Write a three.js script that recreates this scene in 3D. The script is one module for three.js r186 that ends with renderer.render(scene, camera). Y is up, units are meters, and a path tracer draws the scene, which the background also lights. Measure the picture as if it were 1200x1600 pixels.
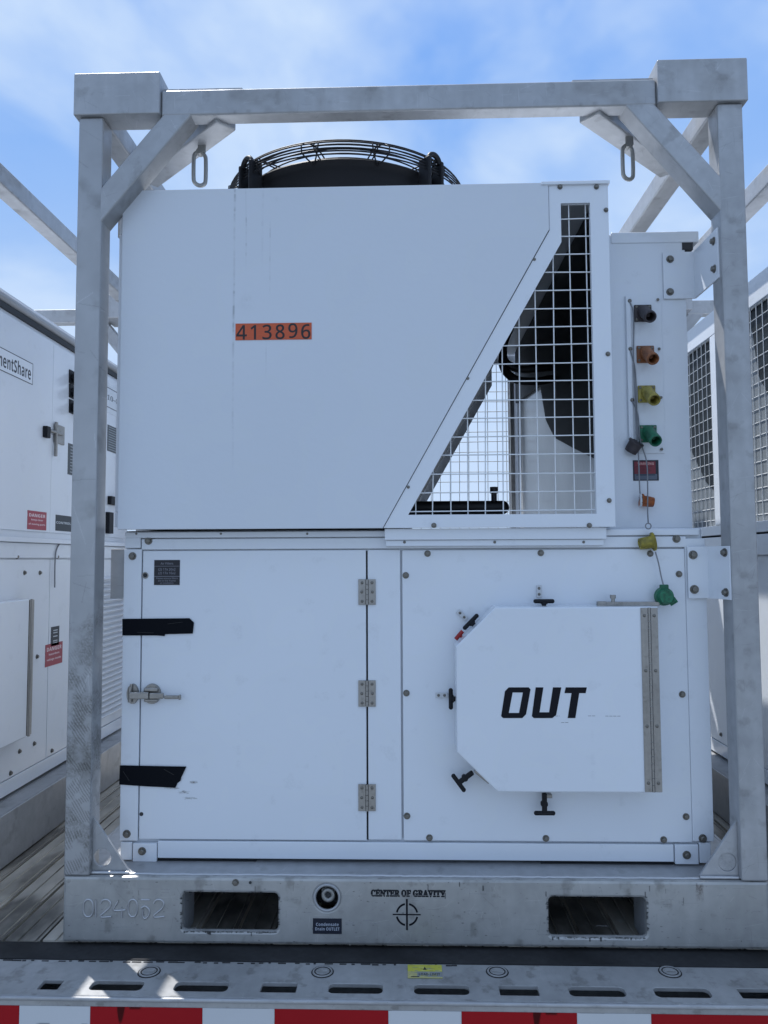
import * as THREE from 'three';
import { RoundedBoxGeometry } from 'three/addons/geometries/RoundedBoxGeometry.js';
import { mergeGeometries } from 'three/addons/utils/BufferGeometryUtils.js';

// ------------------------------------------------------------------ camera, sky, sun, exposure
const W = 768, H = 1024, R = Math.PI / 180;
const scene = new THREE.Scene();
const camera = new THREE.PerspectiveCamera(67.3, W / H, 0.05, 2000);
const EYE = new THREE.Vector3(-0.004, 1.05, 2.15);
camera.position.copy(EYE);
camera.rotation.order = 'YXZ';
camera.rotation.set(3.5 * R, 1.75 * R, -0.25 * R);
camera.updateMatrixWorld();
const renderer = new THREE.WebGLRenderer({ antialias: true });
renderer.setSize(W, H);
renderer.toneMapping = THREE.LinearToneMapping;
renderer.toneMappingExposure = 1.1;
renderer.shadowMap.enabled = true;

const SUN_EL = 64.5 * R, SUN_BACK = 47.5 * R;     // high, from behind the machines on the left
const sunDir = new THREE.Vector3(-Math.cos(SUN_EL) * Math.cos(SUN_BACK), Math.sin(SUN_EL), -Math.cos(SUN_EL) * Math.sin(SUN_BACK));
const sun = new THREE.DirectionalLight(new THREE.Color(1, 0.985, 0.965), 5.0);
sun.position.copy(sunDir).multiplyScalar(20);
sun.castShadow = true;
sun.shadow.mapSize.set(4096, 4096);
Object.assign(sun.shadow.camera, { left: -8, right: 8, top: 8, bottom: -8, near: 1, far: 60 });
scene.add(sun, sun.target);

// ---- noise
let seed = 7;
const rnd = () => { seed = (seed * 1664525 + 1013904223) >>> 0; return seed / 4294967296; };
const hash = (x, y, z) => { let h = (x * 374761393 + y * 668265263 + z * 1274126177) | 0; h = Math.imul(h ^ (h >>> 13), 1274126177); h ^= h >>> 16; return (h >>> 0) / 4294967296; };
const sm = t => t * t * (3 - 2 * t), lerp = (a, b, t) => a + (b - a) * t, clamp = (x, a = 0, b = 1) => Math.min(b, Math.max(a, x));
const sstep = (a, b, x) => sm(clamp((x - a) / (b - a)));
function noise2(x, y, per, s = 0) {          // tileable value noise
  const X = Math.floor(x), Y = Math.floor(y), fx = sm(x - X), fy = sm(y - Y), m = (v) => ((v % per) + per) % per;
  const a = hash(m(X), m(Y), s), b = hash(m(X + 1), m(Y), s), c = hash(m(X), m(Y + 1), s), d = hash(m(X + 1), m(Y + 1), s);
  return lerp(lerp(a, b, fx), lerp(c, d, fx), fy);
}
function fbm(u, v, f, oct, s = 0, sx = 1) {   // u, v in 0..1, base frequency f (integer), sx stretches u
  let r = 0, a = 0.5, n = 0;
  for (let i = 0; i < oct; i++) { const p = f << i; r += a * noise2(u * p * sx, v * p, p * sx, s + i * 17); n += a; a *= 0.5; }
  return r / n;
}
// ---- sky: pale haze low down, blue above, thin torn cloud everywhere
{
  const w = 4096, h = 2048, data = new Float32Array(w * h * 4);
  const n3 = (x, y, z, s) => {
    const X = Math.floor(x), Y = Math.floor(y), Z = Math.floor(z), a = sm(x - X), b = sm(y - Y), c = sm(z - Z);
    const q = (i, j, k) => hash(X + i, Y + j + 91 * s, Z + k);
    return lerp(lerp(lerp(q(0, 0, 0), q(1, 0, 0), a), lerp(q(0, 1, 0), q(1, 1, 0), a), b), lerp(lerp(q(0, 0, 1), q(1, 0, 1), a), lerp(q(0, 1, 1), q(1, 1, 1), a), b), c);
  };
  const f3 = (x, y, z, s, o) => { let r = 0, a = 0.5, n = 0; for (let i = 0; i < o; i++) { r += a * n3(x, y, z, s + i); n += a; a *= 0.52; x *= 2.03; y *= 2.03; z *= 2.03; } return r / n; };
  for (let j = 0; j < h; j++) for (let i = 0; i < w; i++) {
    const th = (j + 0.5) / h * Math.PI - Math.PI / 2, ph = ((i + 0.5) / w - 0.5) * 2 * Math.PI;
    const y = Math.sin(th), x = Math.cos(th) * Math.cos(ph), z = Math.cos(th) * Math.sin(ph), yy = Math.max(y, 0);
    let r = lerp(0.54, 0.165, sstep(-0.02, 0.62, yy)), g = lerp(0.68, 0.355, sstep(-0.02, 0.66, yy)), b = lerp(0.88, 0.83, sstep(0, 0.6, yy));
    if (y > -0.05) {
      const k = 1.7 / (yy + 0.32);
      const px = x * k * 1.3, pz = z * k * 0.9, wv = f3(px * 0.9, pz * 0.9, 3.3, 40, 3);
      const c = f3(px * 1.2 + wv * 1.5, pz * 1.6 - wv, 1.7, 3, 6), fine = f3(px * 5 + wv * 4, pz * 6.5 + wv, 8.1, 60, 5);
      const m = clamp(sstep(0.34, 0.66, c) * 0.78 + (fine - 0.47) * 0.95 * sstep(0.28, 0.55, c) + 0.10);
      r = lerp(r, 0.53, m); g = lerp(g, 0.675, m); b = lerp(b, 0.90, m);
    } else { r *= 0.8; g *= 0.75; b *= 0.7; }
    const o = (j * w + i) * 4; data[o] = r; data[o + 1] = g; data[o + 2] = b; data[o + 3] = 1;
  }
  const t = new THREE.DataTexture(data, w, h, THREE.RGBAFormat, THREE.FloatType);
  t.mapping = THREE.EquirectangularReflectionMapping; t.magFilter = t.minFilter = THREE.LinearFilter; t.wrapS = THREE.RepeatWrapping; t.needsUpdate = true;
  scene.background = t; scene.environment = t;
}

// ------------------------------------------------------------------ textures and materials
function dataTex(w, h, fn, srgb = true) {
  const d = new Uint8Array(w * h * 4);
  for (let j = 0; j < h; j++) for (let i = 0; i < w; i++) { const c = fn(i / w, j / h, i, j), o = (j * w + i) * 4; for (let k = 0; k < 3; k++) d[o + k] = clamp(Array.isArray(c) ? c[k] : c) * 255; d[o + 3] = 255; }
  const t = new THREE.DataTexture(d, w, h); t.wrapS = t.wrapT = THREE.RepeatWrapping; t.magFilter = THREE.LinearFilter; t.minFilter = THREE.LinearMipmapLinearFilter; t.generateMipmaps = true;
  if (srgb) t.colorSpace = THREE.SRGBColorSpace; t.needsUpdate = true; return t;
}
function scratches(n, len, seed0) {          // list of thin segments in 0..1
  seed = seed0; const out = []; for (let i = 0; i < n; i++) { const a = rnd() * 6.28; out.push([rnd(), rnd(), Math.cos(a) * len * rnd(), Math.sin(a) * len * rnd(), rnd()]); } return out;
}
function paintSeg(buf, w, h, segs, amp) {
  for (const [u, v, du, dv, s] of segs) { const n = Math.ceil(Math.hypot(du * w, dv * h)) + 1; for (let k = 0; k < n; k++) { const x = ((u + du * k / n) * w | 0) & (w - 1), y = ((v + dv * k / n) * h | 0) & (h - 1); buf[y * w + x] += amp * (s - 0.5); } }
}
const scuff = new Float32Array(1024 * 1024); paintSeg(scuff, 1024, 1024, scratches(900, 0.05, 11), 0.5);
const smear = (u, v, s) => sstep(0.56, 0.72, fbm(u, v, 5, 5, s)) * (0.4 + 0.6 * fbm(u, v, 60, 3, s + 5));
const aluTex = (d, blot) => dataTex(1024, 1024, (u, v, i, j) => {
  const b = fbm(u, v, 3, 5, 1), f = fbm(u, v, 40, 3, 2), st = fbm(u, v, 4, 4, 9, 12);
  let k = 0.83 + 0.16 * (b - 0.5) * 0.9 + 0.07 * (f - 0.5) + 0.05 * (st - 0.5) + scuff[j * 1024 + i] * 0.35;
  const s = d * (smear(u, v, 21) * 0.13 + smear(u + 0.3, v, 33) * 0.06 + 0.3 * sstep(0.62, 0.8, fbm(u, v, 24, 5, 27)) * (0.4 + 0.6 * fbm(u, v, 120, 3, 8))) + blot(u, v);
  return [k * (1 - s), k * (1 - s * 1.02), k * (1 - s * 1.08)];
});
const aluMap = aluTex(0.35, () => 0), aluDirty = aluTex(0.6, () => 0);
// strap and chain rub marks slanting across the lower half of the left front post
const rubMap = aluTex(0.5, (u, v) => { const y = v / 0.42, w = ((u / 0.42 * 120 + y * 78 + 5 * fbm(u, v, 14, 4, 141)) % 1 + 1) % 1; return 0.2 * sstep(0.3, 0.12, Math.abs(w - 0.5)) * sstep(0.40, 0.56, fbm(u, v, 90, 3, 143)) * sstep(0.9, 0.6, y) + 0.22 * sstep(0.48, 0.66, fbm(u, v, 40, 4, 147)) * sstep(1.05, 0.85, y) * noise2(u * 900, v * 900, 900, 3); });
rubMap.repeat.set(0.42, 0.42); rubMap.offset.set(0.5, 0);
const aluRough = dataTex(512, 512, (u, v) => clamp(0.46 + 0.30 * (fbm(u, v, 6, 4, 5) - 0.5) + 0.12 * (fbm(u, v, 60, 2, 6) - 0.5) + 0.25 * smear(u, v, 21)), false);
const whiteMap = dataTex(512, 512, (u, v) => { const k = 0.965 + 0.03 * (fbm(u, v, 3, 4, 51) - 0.5) - 0.03 * sstep(0.7, 0.82, fbm(u, v, 20, 4, 52)) * noise2(u * 300, v * 300, 300, 3); return [k, k, k * 0.995]; });
const whiteRough = dataTex(512, 512, (u, v) => 0.19 + 0.16 * (fbm(u, v, 4, 4, 57) - 0.5), false);
const orangePeel = dataTex(512, 512, (u, v) => fbm(u, v, 48, 2, 71) * 0.6 + 0.4 * fbm(u, v, 3, 3, 72), false);
// drip streaks down the big panel: uv in metres over 1.3 x 1.05
const panelMap = dataTex(1024, 1024, (u, v) => {
  let k = 0.97 + 0.025 * (fbm(u, v, 3, 4, 61) - 0.5);
  const x = u * 1.3 - 0.848 , y = v * 1.05 + 1.14;
  const drip = (cx, wd, y0, y1, amp, s) => {
    const c = cx + 0.004 * (fbm(0.3, v, 6, 2, s) - 0.5), d = Math.abs(x - c) / wd; if (d > 1 || y < y0 || y > y1) return 0;
    return amp * (1 - d) * (0.25 + 0.9 * sstep(0.42, 0.7, fbm(u * 0.3, v, 70, 3, s + 3))) * sstep(y0, y0 + 0.15, y) * (0.3 + 0.7 * sstep(0.35, 0.6, fbm(0.2, v, 5, 2, s + 9)));
  };
  k -= drip(-0.512, 0.0045, 1.28, 2.2, 0.2, 5) + drip(-0.478, 0.0028, 1.85, 2.2, 0.13, 8) + drip(-0.428, 0.005, 1.88, 2.2, 0.12, 12) + drip(-0.405, 0.0025, 1.78, 2.05, 0.1, 15) + drip(-0.415, 0.002, 1.55, 1.72, 0.09, 19);
  k -= 0.05 * sstep(0.60, 0.75, fbm(u, v, 7, 4, 65)) * sstep(-0.53, -0.5, x) * sstep(-0.3, -0.38, x) * sstep(1.7, 1.85, y) * noise2(u * 250, v * 120, 500, 1);
  return [k, k, k * 0.995];
});
const deckMap = dataTex(512, 512, (u, v) => { const b = fbm(u, v, 4, 5, 81), k = 0.55 + 0.35 * b + 0.12 * (fbm(u, v, 40, 3, 82) - 0.5) - 0.32 * smear(u, v, 83); return [k, k * 0.975, k * 0.93]; });
const rubberMap = dataTex(256, 256, (u, v) => { const k = 0.7 + 0.5 * (fbm(u, v, 6, 4, 86) - 0.5) + 0.2 * (fbm(u, v, 50, 2, 87) - 0.5); return k; });
const lotMap = dataTex(512, 512, (u, v) => { const k = 0.72 + 0.3 * (fbm(u, v, 5, 5, 91) - 0.5) + 0.25 * (noise2(u * 200, v * 200, 200, 4) - 0.5); return [k, k * 0.98, k * 0.94]; });
const tapeMap = dataTex(512, 128, (u, v) => { const k = 0.92 - 0.7 * sstep(0.70, 0.735, fbm(u, v, 9, 4, 96)) - 0.5 * sstep(0.80, 0.83, noise2(u * 34, v * 8, 34, 97)) * sstep(0.5, 0.6, noise2(u * 9, v * 2, 9, 98)) + 0.05 * (fbm(u, v, 4, 3, 99) - 0.5); return k; });

const rep = (t, x, y = x) => { const c = t.clone(); c.repeat.set(x, y); c.needsUpdate = true; return c; };
const std = (o) => new THREE.MeshStandardMaterial(o);
const lin = (r, g, b) => new THREE.Color().setRGB(r, g, b);
const M = {
  alu: std({ color: lin(0.57, 0.58, 0.595), map: aluMap, roughnessMap: aluRough, roughness: 1, metalness: 0.4, bumpMap: aluMap, bumpScale: 0.0006 }),
  tunnel: std({ color: lin(0.56, 0.58, 0.61), map: rep(aluDirty, 1.5), roughness: 0.6, metalness: 0.4 }),
  rubbed: std({ color: lin(0.57, 0.58, 0.595), map: rubMap, roughnessMap: aluRough, roughness: 1, metalness: 0.4, bumpMap: aluMap, bumpScale: 0.0006 }),
  skid: std({ color: lin(0.58, 0.58, 0.565), map: aluDirty, roughnessMap: aluRough, roughness: 1, metalness: 0.4, bumpMap: aluDirty, bumpScale: 0.0006 }),
  bead: std({ color: lin(0.72, 0.73, 0.75), metalness: 0.6, roughness: 0.3, map: rep(aluMap, 4) }),
  aluOld: std({ color: lin(0.53, 0.53, 0.525), map: rep(aluDirty, 1.4), roughnessMap: aluRough, roughness: 1, metalness: 0.2, bumpMap: aluMap, bumpScale: 0.0008 }),
  white: std({ color: lin(0.78, 0.82, 0.88), map: whiteMap, roughnessMap: whiteRough, roughness: 1, bumpMap: orangePeel, bumpScale: 0.0004 }),
  panel: std({ color: lin(0.68, 0.72, 0.78), map: panelMap, roughness: 0.3, bumpMap: rep(orangePeel, 1.5), bumpScale: 0.0005 }),  // same paint as white, dimmer light put into a darker colour
  wire: std({ color: lin(0.76, 0.78, 0.79), roughness: 0.45 }),
  dark: std({ color: lin(0.035, 0.037, 0.04), roughness: 0.8 }),
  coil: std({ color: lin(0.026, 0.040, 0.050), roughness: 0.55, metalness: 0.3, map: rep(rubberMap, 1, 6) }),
  black: std({ color: lin(0.012, 0.013, 0.016), roughness: 0.5, map: rubberMap }),
  plastic: new THREE.MeshPhysicalMaterial({ specularIntensity: 0.45, color: lin(0.011, 0.012, 0.015), roughness: 0.5 }),
  tape: new THREE.MeshPhysicalMaterial({ specularIntensity: 0.2, color: lin(0.004, 0.005, 0.008), roughness: 0.7, bumpMap: rep(rubberMap, 6), bumpScale: 0.0006 }),
  vinyl: new THREE.MeshPhysicalMaterial({ specularIntensity: 0.3, color: lin(0.010, 0.010, 0.014), roughness: 0.6 }),
  bolt: std({ color: lin(0.40, 0.38, 0.34), metalness: 0.75, roughness: 0.42, map: rep(rubberMap, 3) }),
  steel: std({ color: lin(0.50, 0.48, 0.45), metalness: 0.8, roughness: 0.38, map: rep(aluMap, 3) }),
  galv: std({ color: lin(0.5, 0.5, 0.48), metalness: 0.7, roughness: 0.5, map: rep(aluMap, 3) }),
  deck: std({ color: lin(0.82, 0.80, 0.76), map: deckMap, roughness: 0.62, metalness: 0.2, bumpMap: deckMap, bumpScale: 0.001 }),
  nailer: std({ color: lin(0.04, 0.04, 0.042), map: rep(rubberMap, 2), roughness: 0.85 }),
  lot: std({ color: lin(0.36, 0.42, 0.50), map: lotMap, roughness: 0.95 }),
  red: new THREE.MeshPhysicalMaterial({ specularIntensity: 0.3, color: lin(0.40, 0.008, 0.014), map: tapeMap, roughness: 0.45 }),
  tapeWhite: std({ color: lin(0.68, 0.70, 0.72), map: tapeMap, roughness: 0.35 }),
  brownCap: std({ color: lin(0.05, 0.042, 0.046), roughness: 0.6 }),
  orange: std({ color: lin(0.52, 0.19, 0.07), roughness: 0.55, map: rubberMap }),
  orangeCap: std({ color: lin(0.68, 0.17, 0.03), roughness: 0.5, map: rubberMap }),
  yellow: std({ color: lin(0.62, 0.52, 0.11), roughness: 0.55, map: rubberMap }),
  yellowCap: std({ color: lin(0.58, 0.48, 0.06), roughness: 0.5, map: rubberMap }),
  green: std({ color: lin(0.02, 0.26, 0.13), roughness: 0.5, map: rubberMap }),
  cable: std({ color: lin(0.24, 0.25, 0.27), roughness: 0.5, metalness: 0.5 }),
  grey: std({ color: lin(0.23, 0.26, 0.29), roughness: 0.6, map: whiteMap }),
  redHandle: std({ color: lin(0.3, 0.01, 0.01), roughness: 0.5 }),
};

// ------------------------------------------------------------------ helpers
function at(px, py, z) {            // photograph pixel -> point on the plane z
  const d = new THREE.Vector3(px - 600, 800 - py, -1202).applyEuler(camera.rotation);
  return EYE.clone().addScaledVector(d, (z - EYE.z) / d.z);
}
function atX(px, py, x) { const d = new THREE.Vector3(px - 600, 800 - py, -1202).applyEuler(camera.rotation); return EYE.clone().addScaledVector(d, (x - EYE.x) / d.x); }
function atY(px, py, y) { const d = new THREE.Vector3(px - 600, 800 - py, -1202).applyEuler(camera.rotation); return EYE.clone().addScaledVector(d, (y - EYE.y) / d.y); }
function rect(x0, y0, x1, y1, z) {
  const a = at(x0, y0, z), b = at(x1, y0, z), c = at(x0, y1, z), d = at(x1, y1, z);
  return { x0: (a.x + c.x) / 2, x1: (b.x + d.x) / 2, y1: (a.y + b.y) / 2, y0: (c.y + d.y) / 2 };
}
function metreUV(g) {               // box-projected uv in metres, from local position and normal
  if (g.index) g = g.toNonIndexed();
  const p = g.attributes.position, n = g.attributes.normal, uv = new Float32Array(p.count * 2);
  for (let i = 0; i < p.count; i++) {
    const ax = Math.abs(n.getX(i)), ay = Math.abs(n.getY(i)), az = Math.abs(n.getZ(i));
    const [u, v] = az >= ax && az >= ay ? [p.getX(i), p.getY(i)] : ax >= ay ? [p.getZ(i), p.getY(i)] : [p.getX(i), p.getZ(i)];
    uv[2 * i] = u; uv[2 * i + 1] = v;
  }
  g.setAttribute('uv', new THREE.BufferAttribute(uv, 2)); return g;
}
const clean = g => { g = g.index ? g.toNonIndexed() : g; for (const k of Object.keys(g.attributes)) if (!['position', 'normal', 'uv'].includes(k)) g.deleteAttribute(k); return g; };
const join = list => mergeGeometries(list.map(clean));
function box(x0, x1, y0, y1, z0, z1, r = 0.002) {
  const w = Math.abs(x1 - x0), h = Math.abs(y1 - y0), d = Math.abs(z1 - z0);
  const g = r > 0 ? new RoundedBoxGeometry(w, h, d, 2, Math.min(r, w * 0.45, h * 0.45, d * 0.45)) : new THREE.BoxGeometry(w, h, d);
  g.translate((x0 + x1) / 2, (y0 + y1) / 2, (z0 + z1) / 2); return metreUV(g);
}
let barSeed = 0;
function bar(p, q, w, h, r = 0.006, up = new THREE.Vector3(0, 1, 0)) {   // square tube from p to q
  const d = q.clone().sub(p), L = d.length();
  let g = metreUV(new RoundedBoxGeometry(w, h, L, 2, Math.min(r, w * 0.45, h * 0.45)));
  const uv = g.attributes.uv; barSeed += 0.37; for (let i = 0; i < uv.count; i++) uv.setXY(i, uv.getX(i) + barSeed, uv.getY(i) + barSeed * 0.7);
  const m = new THREE.Matrix4().lookAt(q, p, up); m.setPosition(p.clone().add(q).multiplyScalar(0.5)); g.applyMatrix4(m); return g;
}
function rod(p, q, r, seg = 8) { const d = q.clone().sub(p), g = new THREE.CylinderGeometry(r, r, d.length(), seg); g.applyQuaternion(new THREE.Quaternion().setFromUnitVectors(new THREE.Vector3(0, 1, 0), d.normalize())); const c = p.clone().add(q).multiplyScalar(0.5); g.translate(c.x, c.y, c.z); return g; }
function tube(pts, r, seg = 40, rad = 6, closed = false) { return new THREE.TubeGeometry(new THREE.CatmullRomCurve3(pts, closed, 'centripetal'), seg, r, rad, closed); }
const V = (x, y, z) => new THREE.Vector3(x, y, z);
function poly(pts, z, depth, holes = [], bevel = 0.0015) {     // pts as Vector2-like; front face at z
  const s = new THREE.Shape(pts.map(p => new THREE.Vector2(p.x, p.y)));
  for (const h of holes) s.holes.push(h instanceof THREE.Path ? h : new THREE.Path(h.map(p => new THREE.Vector2(p.x, p.y))));
  const g = new THREE.ExtrudeGeometry(s, { depth: depth - 2 * bevel, bevelEnabled: bevel > 0, bevelThickness: bevel, bevelSize: bevel, bevelOffset: -bevel, bevelSegments: 2, curveSegments: 20 });
  g.translate(0, 0, z - depth + bevel); return metreUV(g);
}
const circlePath = (x, y, r) => { const p = new THREE.Path(); p.absarc(x, y, r, 0, Math.PI * 2, true); return p; };
function rrPath(x0, x1, y0, y1, r) { const p = new THREE.Path(); p.moveTo(x0 + r, y0); p.lineTo(x1 - r, y0); p.absarc(x1 - r, y0 + r, r, -Math.PI / 2, 0); p.lineTo(x1, y1 - r); p.absarc(x1 - r, y1 - r, r, 0, Math.PI / 2); p.lineTo(x0 + r, y1); p.absarc(x0 + r, y1 - r, r, Math.PI / 2, Math.PI); p.lineTo(x0, y0 + r); p.absarc(x0 + r, y0 + r, r, Math.PI, 1.5 * Math.PI); return p; }
function part(name, geo, mat, parent, label) {
  const m = new THREE.Mesh(Array.isArray(geo) ? join(geo) : geo, mat); m.name = name; m.castShadow = m.receiveShadow = true;
  if (label) m.userData.label = label; parent.add(m); return m;
}
const used = {};
const numbered = n => { used[n] = (used[n] ?? -1) + 1; return used[n] ? `${n}_${String(used[n]).padStart(3, '0')}` : n; };
function thing(name, label, category, pos = [0, 0, 0], group) {
  const o = new THREE.Group(); o.name = numbered(name); o.position.set(...pos); o.userData = { label, category }; if (group) o.userData.group = group; scene.add(o); return o;
}
function structure(name, geo, mat) { const m = part(numbered(name), geo, mat, scene); m.userData.kind = 'structure'; return m; }
// printed sheets
function print(w, h, draw) {
  const c = document.createElement('canvas'); c.width = w; c.height = h; const x = c.getContext('2d'); draw(x, w, h);
  const t = new THREE.CanvasTexture(c); t.colorSpace = THREE.SRGBColorSpace; t.needsUpdate = true; return t;
}
function sheet(name, r, z, tex, parent, label, rough = 0.4, t = 0.0012) {
  const g = new THREE.BoxGeometry(r.x1 - r.x0, r.y1 - r.y0, t); g.translate((r.x0 + r.x1) / 2, (r.y0 + r.y1) / 2, z + t / 2 + 0.0002);
  return part(name, g, std({ map: tex, roughness: rough }), parent, label);
}
function text(x, s, px, cx, cy, font = 'sans-serif', weight = 'bold', maxW) { x.font = `${weight} ${px}px ${font}`; x.textAlign = 'center'; x.textBaseline = 'middle'; maxW ? x.fillText(s, cx, cy, maxW) : x.fillText(s, cx, cy); }
// bolts
const boltGeo = (() => { const w = new THREE.CylinderGeometry(0.0112, 0.0118, 0.0024, 20), h = new THREE.CylinderGeometry(0.0078, 0.0084, 0.0065, 6), c = new THREE.CylinderGeometry(0.0058, 0.0078, 0.0012, 6); w.translate(0, 0.0012, 0); h.translate(0, 0.0056, 0); c.translate(0, 0.0094, 0); const g = join([w, h, c]); g.rotateX(Math.PI / 2); return g; })();
const screwGeo = (() => { const g = new THREE.SphereGeometry(0.0042, 12, 6, 0, 6.3, 0, Math.PI / 2); g.scale(1, 0.6, 1); g.rotateX(Math.PI / 2); return clean(g); })();
function bolt(x, y, z, parent, s = 1, rotY = 0, rotX = 0) { const m = part('bolt', boltGeo, M.bolt, parent); m.position.set(x, y, z); m.rotation.set(rotX, rotY, x * 7 + y * 5); m.scale.setScalar(s); return m; }
function boltPx(px, py, z, parent, s = 1) { const p = at(px, py, z); return bolt(p.x, p.y, z, parent, s); }
function screwAt(p, parent, s = 1, rotY = 0) { const m = part('screw', screwGeo, M.bolt, parent); m.position.copy(p); m.rotation.y = rotY; m.scale.setScalar(s); return m; }
function panelPx(name, x0, y0, x1, y1, z, t, mat, parent, label, r = 0.0025) { const k = rect(x0, y0, x1, y1, z); return part(name, box(k.x0, k.x1, k.y0, k.y1, z - t, z, r), mat, parent, label); }

// ------------------------------------------------------------------ the setting: paved lot
{
  const g = new THREE.PlaneGeometry(1200, 1200, 1, 1); g.rotateX(-Math.PI / 2); g.translate(0, -1.35, 0);
  const uv = g.attributes.uv; for (let i = 0; i < uv.count; i++) uv.setXY(i, uv.getX(i) * 400, uv.getY(i) * 400);
  structure('ground', g, M.lot);
}

// ------------------------------------------------------------------ flatbed trailer
{
  const t = thing('flatbed_trailer', 'aluminium flatbed trailer with slotted edge rail and red and white tape under the machines', 'trailer');
  const X0 = -5.2, X1 = 5.2, ZF = -0.022, ZB = -2.25;
  // deck of extruded planks running across the bed, each with ribs
  const pw = 0.107, variants = [];
  for (let v = 0; v < 3; v++) {
    const s = new THREE.Shape(), hw = pw / 2 - 0.0045; s.moveTo(-hw, -0.03); s.lineTo(hw, -0.03); s.lineTo(hw, -0.001);
    const ribs = 2; for (let k = ribs - 1; k >= 0; k--) { const c = -hw + (k + 0.5) * (2 * hw / ribs), q = hw / ribs; s.lineTo(c + q - 0.006, -0.001); s.lineTo(c + q - 0.0075, -0.005); s.lineTo(c + q - 0.0125, -0.005); s.lineTo(c + q - 0.014, -0.001); s.lineTo(c - q + 0.002, -0.001); }
    s.lineTo(-hw, -0.001);
    const g = new THREE.ExtrudeGeometry(s, { depth: ZF - ZB, bevelEnabled: false }); g.translate(0, 0, ZB); const m = metreUV(g), uv = m.attributes.uv;
    for (let i = 0; i < uv.count; i++) uv.setXY(i, uv.getX(i) + v * 0.31 + 0.1, uv.getY(i) * 0.4 + v * 0.27); variants.push(m);
  }
  let i = 0; for (let x = X0 + pw / 2; x < X1; x += pw) { const m = part('deck_plank', variants[i % 3], M.deck, t); m.position.set(x, -0.001 * ((i * 7) % 3), 0); i++; }
  const YT = -0.006, zIn = atY(620, 1506, YT).z, zOut = atY(620, 1562, YT).z;
  part('nailer_strip', box(X0, X1, -0.05, -0.0045, -0.0205, zIn - 0.003, 0.002), M.nailer, t, 'dark strip between deck and edge rail');
  seed = 31; part('sealant_residue', Array.from({ length: 46 }, (_, k) => { const x = -1.25 + k * 0.03 + rnd() * 0.02, w = 0.004 + rnd() * 0.022, z = zIn + 0.004 + rnd() * 0.003; return box(x, x + w, YT, YT + 0.0016, z, z + 0.002 + rnd() * 0.002, 0); }), M.nailer, t, 'broken line of black residue along the inner edge of the rail');
  part('cross_beam', Array.from({ length: 18 }, (_, k) => box(X0 + 0.3 + k * 0.57, X0 + 0.36 + k * 0.57, -0.16, -0.052, ZB, zIn - 0.01, 0.004)), M.aluOld, t);
  part('main_beam', [box(X0, X1, -0.7, -0.165, -1.75, -1.6, 0.01), box(X0, X1, -0.7, -0.165, -0.6, -0.45, 0.01)], M.aluOld, t);
  // slotted top plate of the edge rail
  const sq = [[57, 89], [407, 463], [780, 841], [1151, 1212]], ov = [[137, 220], [270, 355], [513, 598], [647, 733], [888, 975], [1020, 1106]];
  const s = new THREE.Shape([V(X0, -zIn), V(X1, -zIn), V(X1, -zOut), V(X0, -zOut)].map(p => new THREE.Vector2(p.x, p.y)).reverse());
  const zA = atY(620, 1553, YT).z, zB = atY(620, 1538, YT).z, slots = [];
  const period = 1.214;
  for (const [list, round] of [[sq, 0.003], [ov, 0.0135]]) for (const [a, b] of list) { const x0 = atY(a, 1546, YT).x, x1 = atY(b, 1546, YT).x; slots.push([x0, x1, round]); }
  for (const n of [-3, -2, 2, 3]) for (const k of [0, 1]) slots.push([n * 0.6 * 1.5 + k * 0.22 - 0.1, n * 0.6 * 1.5 + k * 0.22 + 0.03, 0.012]);
  for (const [x0, x1, r] of slots) s.holes.push(rrPath(x0, x1, -zA, -zB, Math.min(r, (zA - zB) / 2 - 0.0005)));
  const g = new THREE.ExtrudeGeometry(s, { depth: 0.008, bevelEnabled: true, bevelThickness: 0.001, bevelSize: 0.001, bevelOffset: -0.001, bevelSegments: 1, curveSegments: 8 });
  g.rotateX(-Math.PI / 2); g.translate(0, YT - 0.009, 0);
  part('edge_rail', [metreUV(g)], M.aluOld, t);
  // channel below the slots, so that they open onto the rail's inner flanges
  part('rail_channel', [box(X0, X1, -0.10, -0.095, zIn, zOut - 0.006, 0), box(X0, X1, -0.094, YT - 0.012, zIn - 0.001, zIn + 0.003, 0)], M.aluOld, t);
  const yLip = at(620, 1580, zOut + 0.006).y, zF = zOut + 0.005;
  part('rail_lip', [box(X0, X1, yLip + 0.014, YT + 0.001, zOut + 0.0005, zF + 0.006, 0.006)], M.alu, t, 'bright worn lip along the edge of the bed');
  part('rail_face', [box(X0, X1, -0.16, yLip + 0.0135, zOut - 0.004, zF, 0.001)], M.aluOld, t);
  // reflective tape: 11 in red, 7 in white
  const yT1 = at(620, 1579, zF).y, zt = zF + 0.0012; let x = at(141, 1590, zF).x; const P = 0.457 * ((at(721, 1590, zF).x - at(141, 1590, zF).x) / (2 * 0.457));
  for (let k = -8; k < 9; k++) {
    const a = x + k * P, b = a + P * 0.611, c = a + P;
    const r1 = part('reflective_tape', box(a + 0.0004, b - 0.0004, yT1 - 0.052, yT1, zF + 0.0002, zt, 0), M.red, t, 'red length of reflective tape');
    const r2 = part('reflective_tape', box(b + 0.0004, c - 0.0004, yT1 - 0.052, yT1, zF + 0.0002, zt, 0), M.tapeWhite, t, 'white length of reflective tape');
  }
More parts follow.
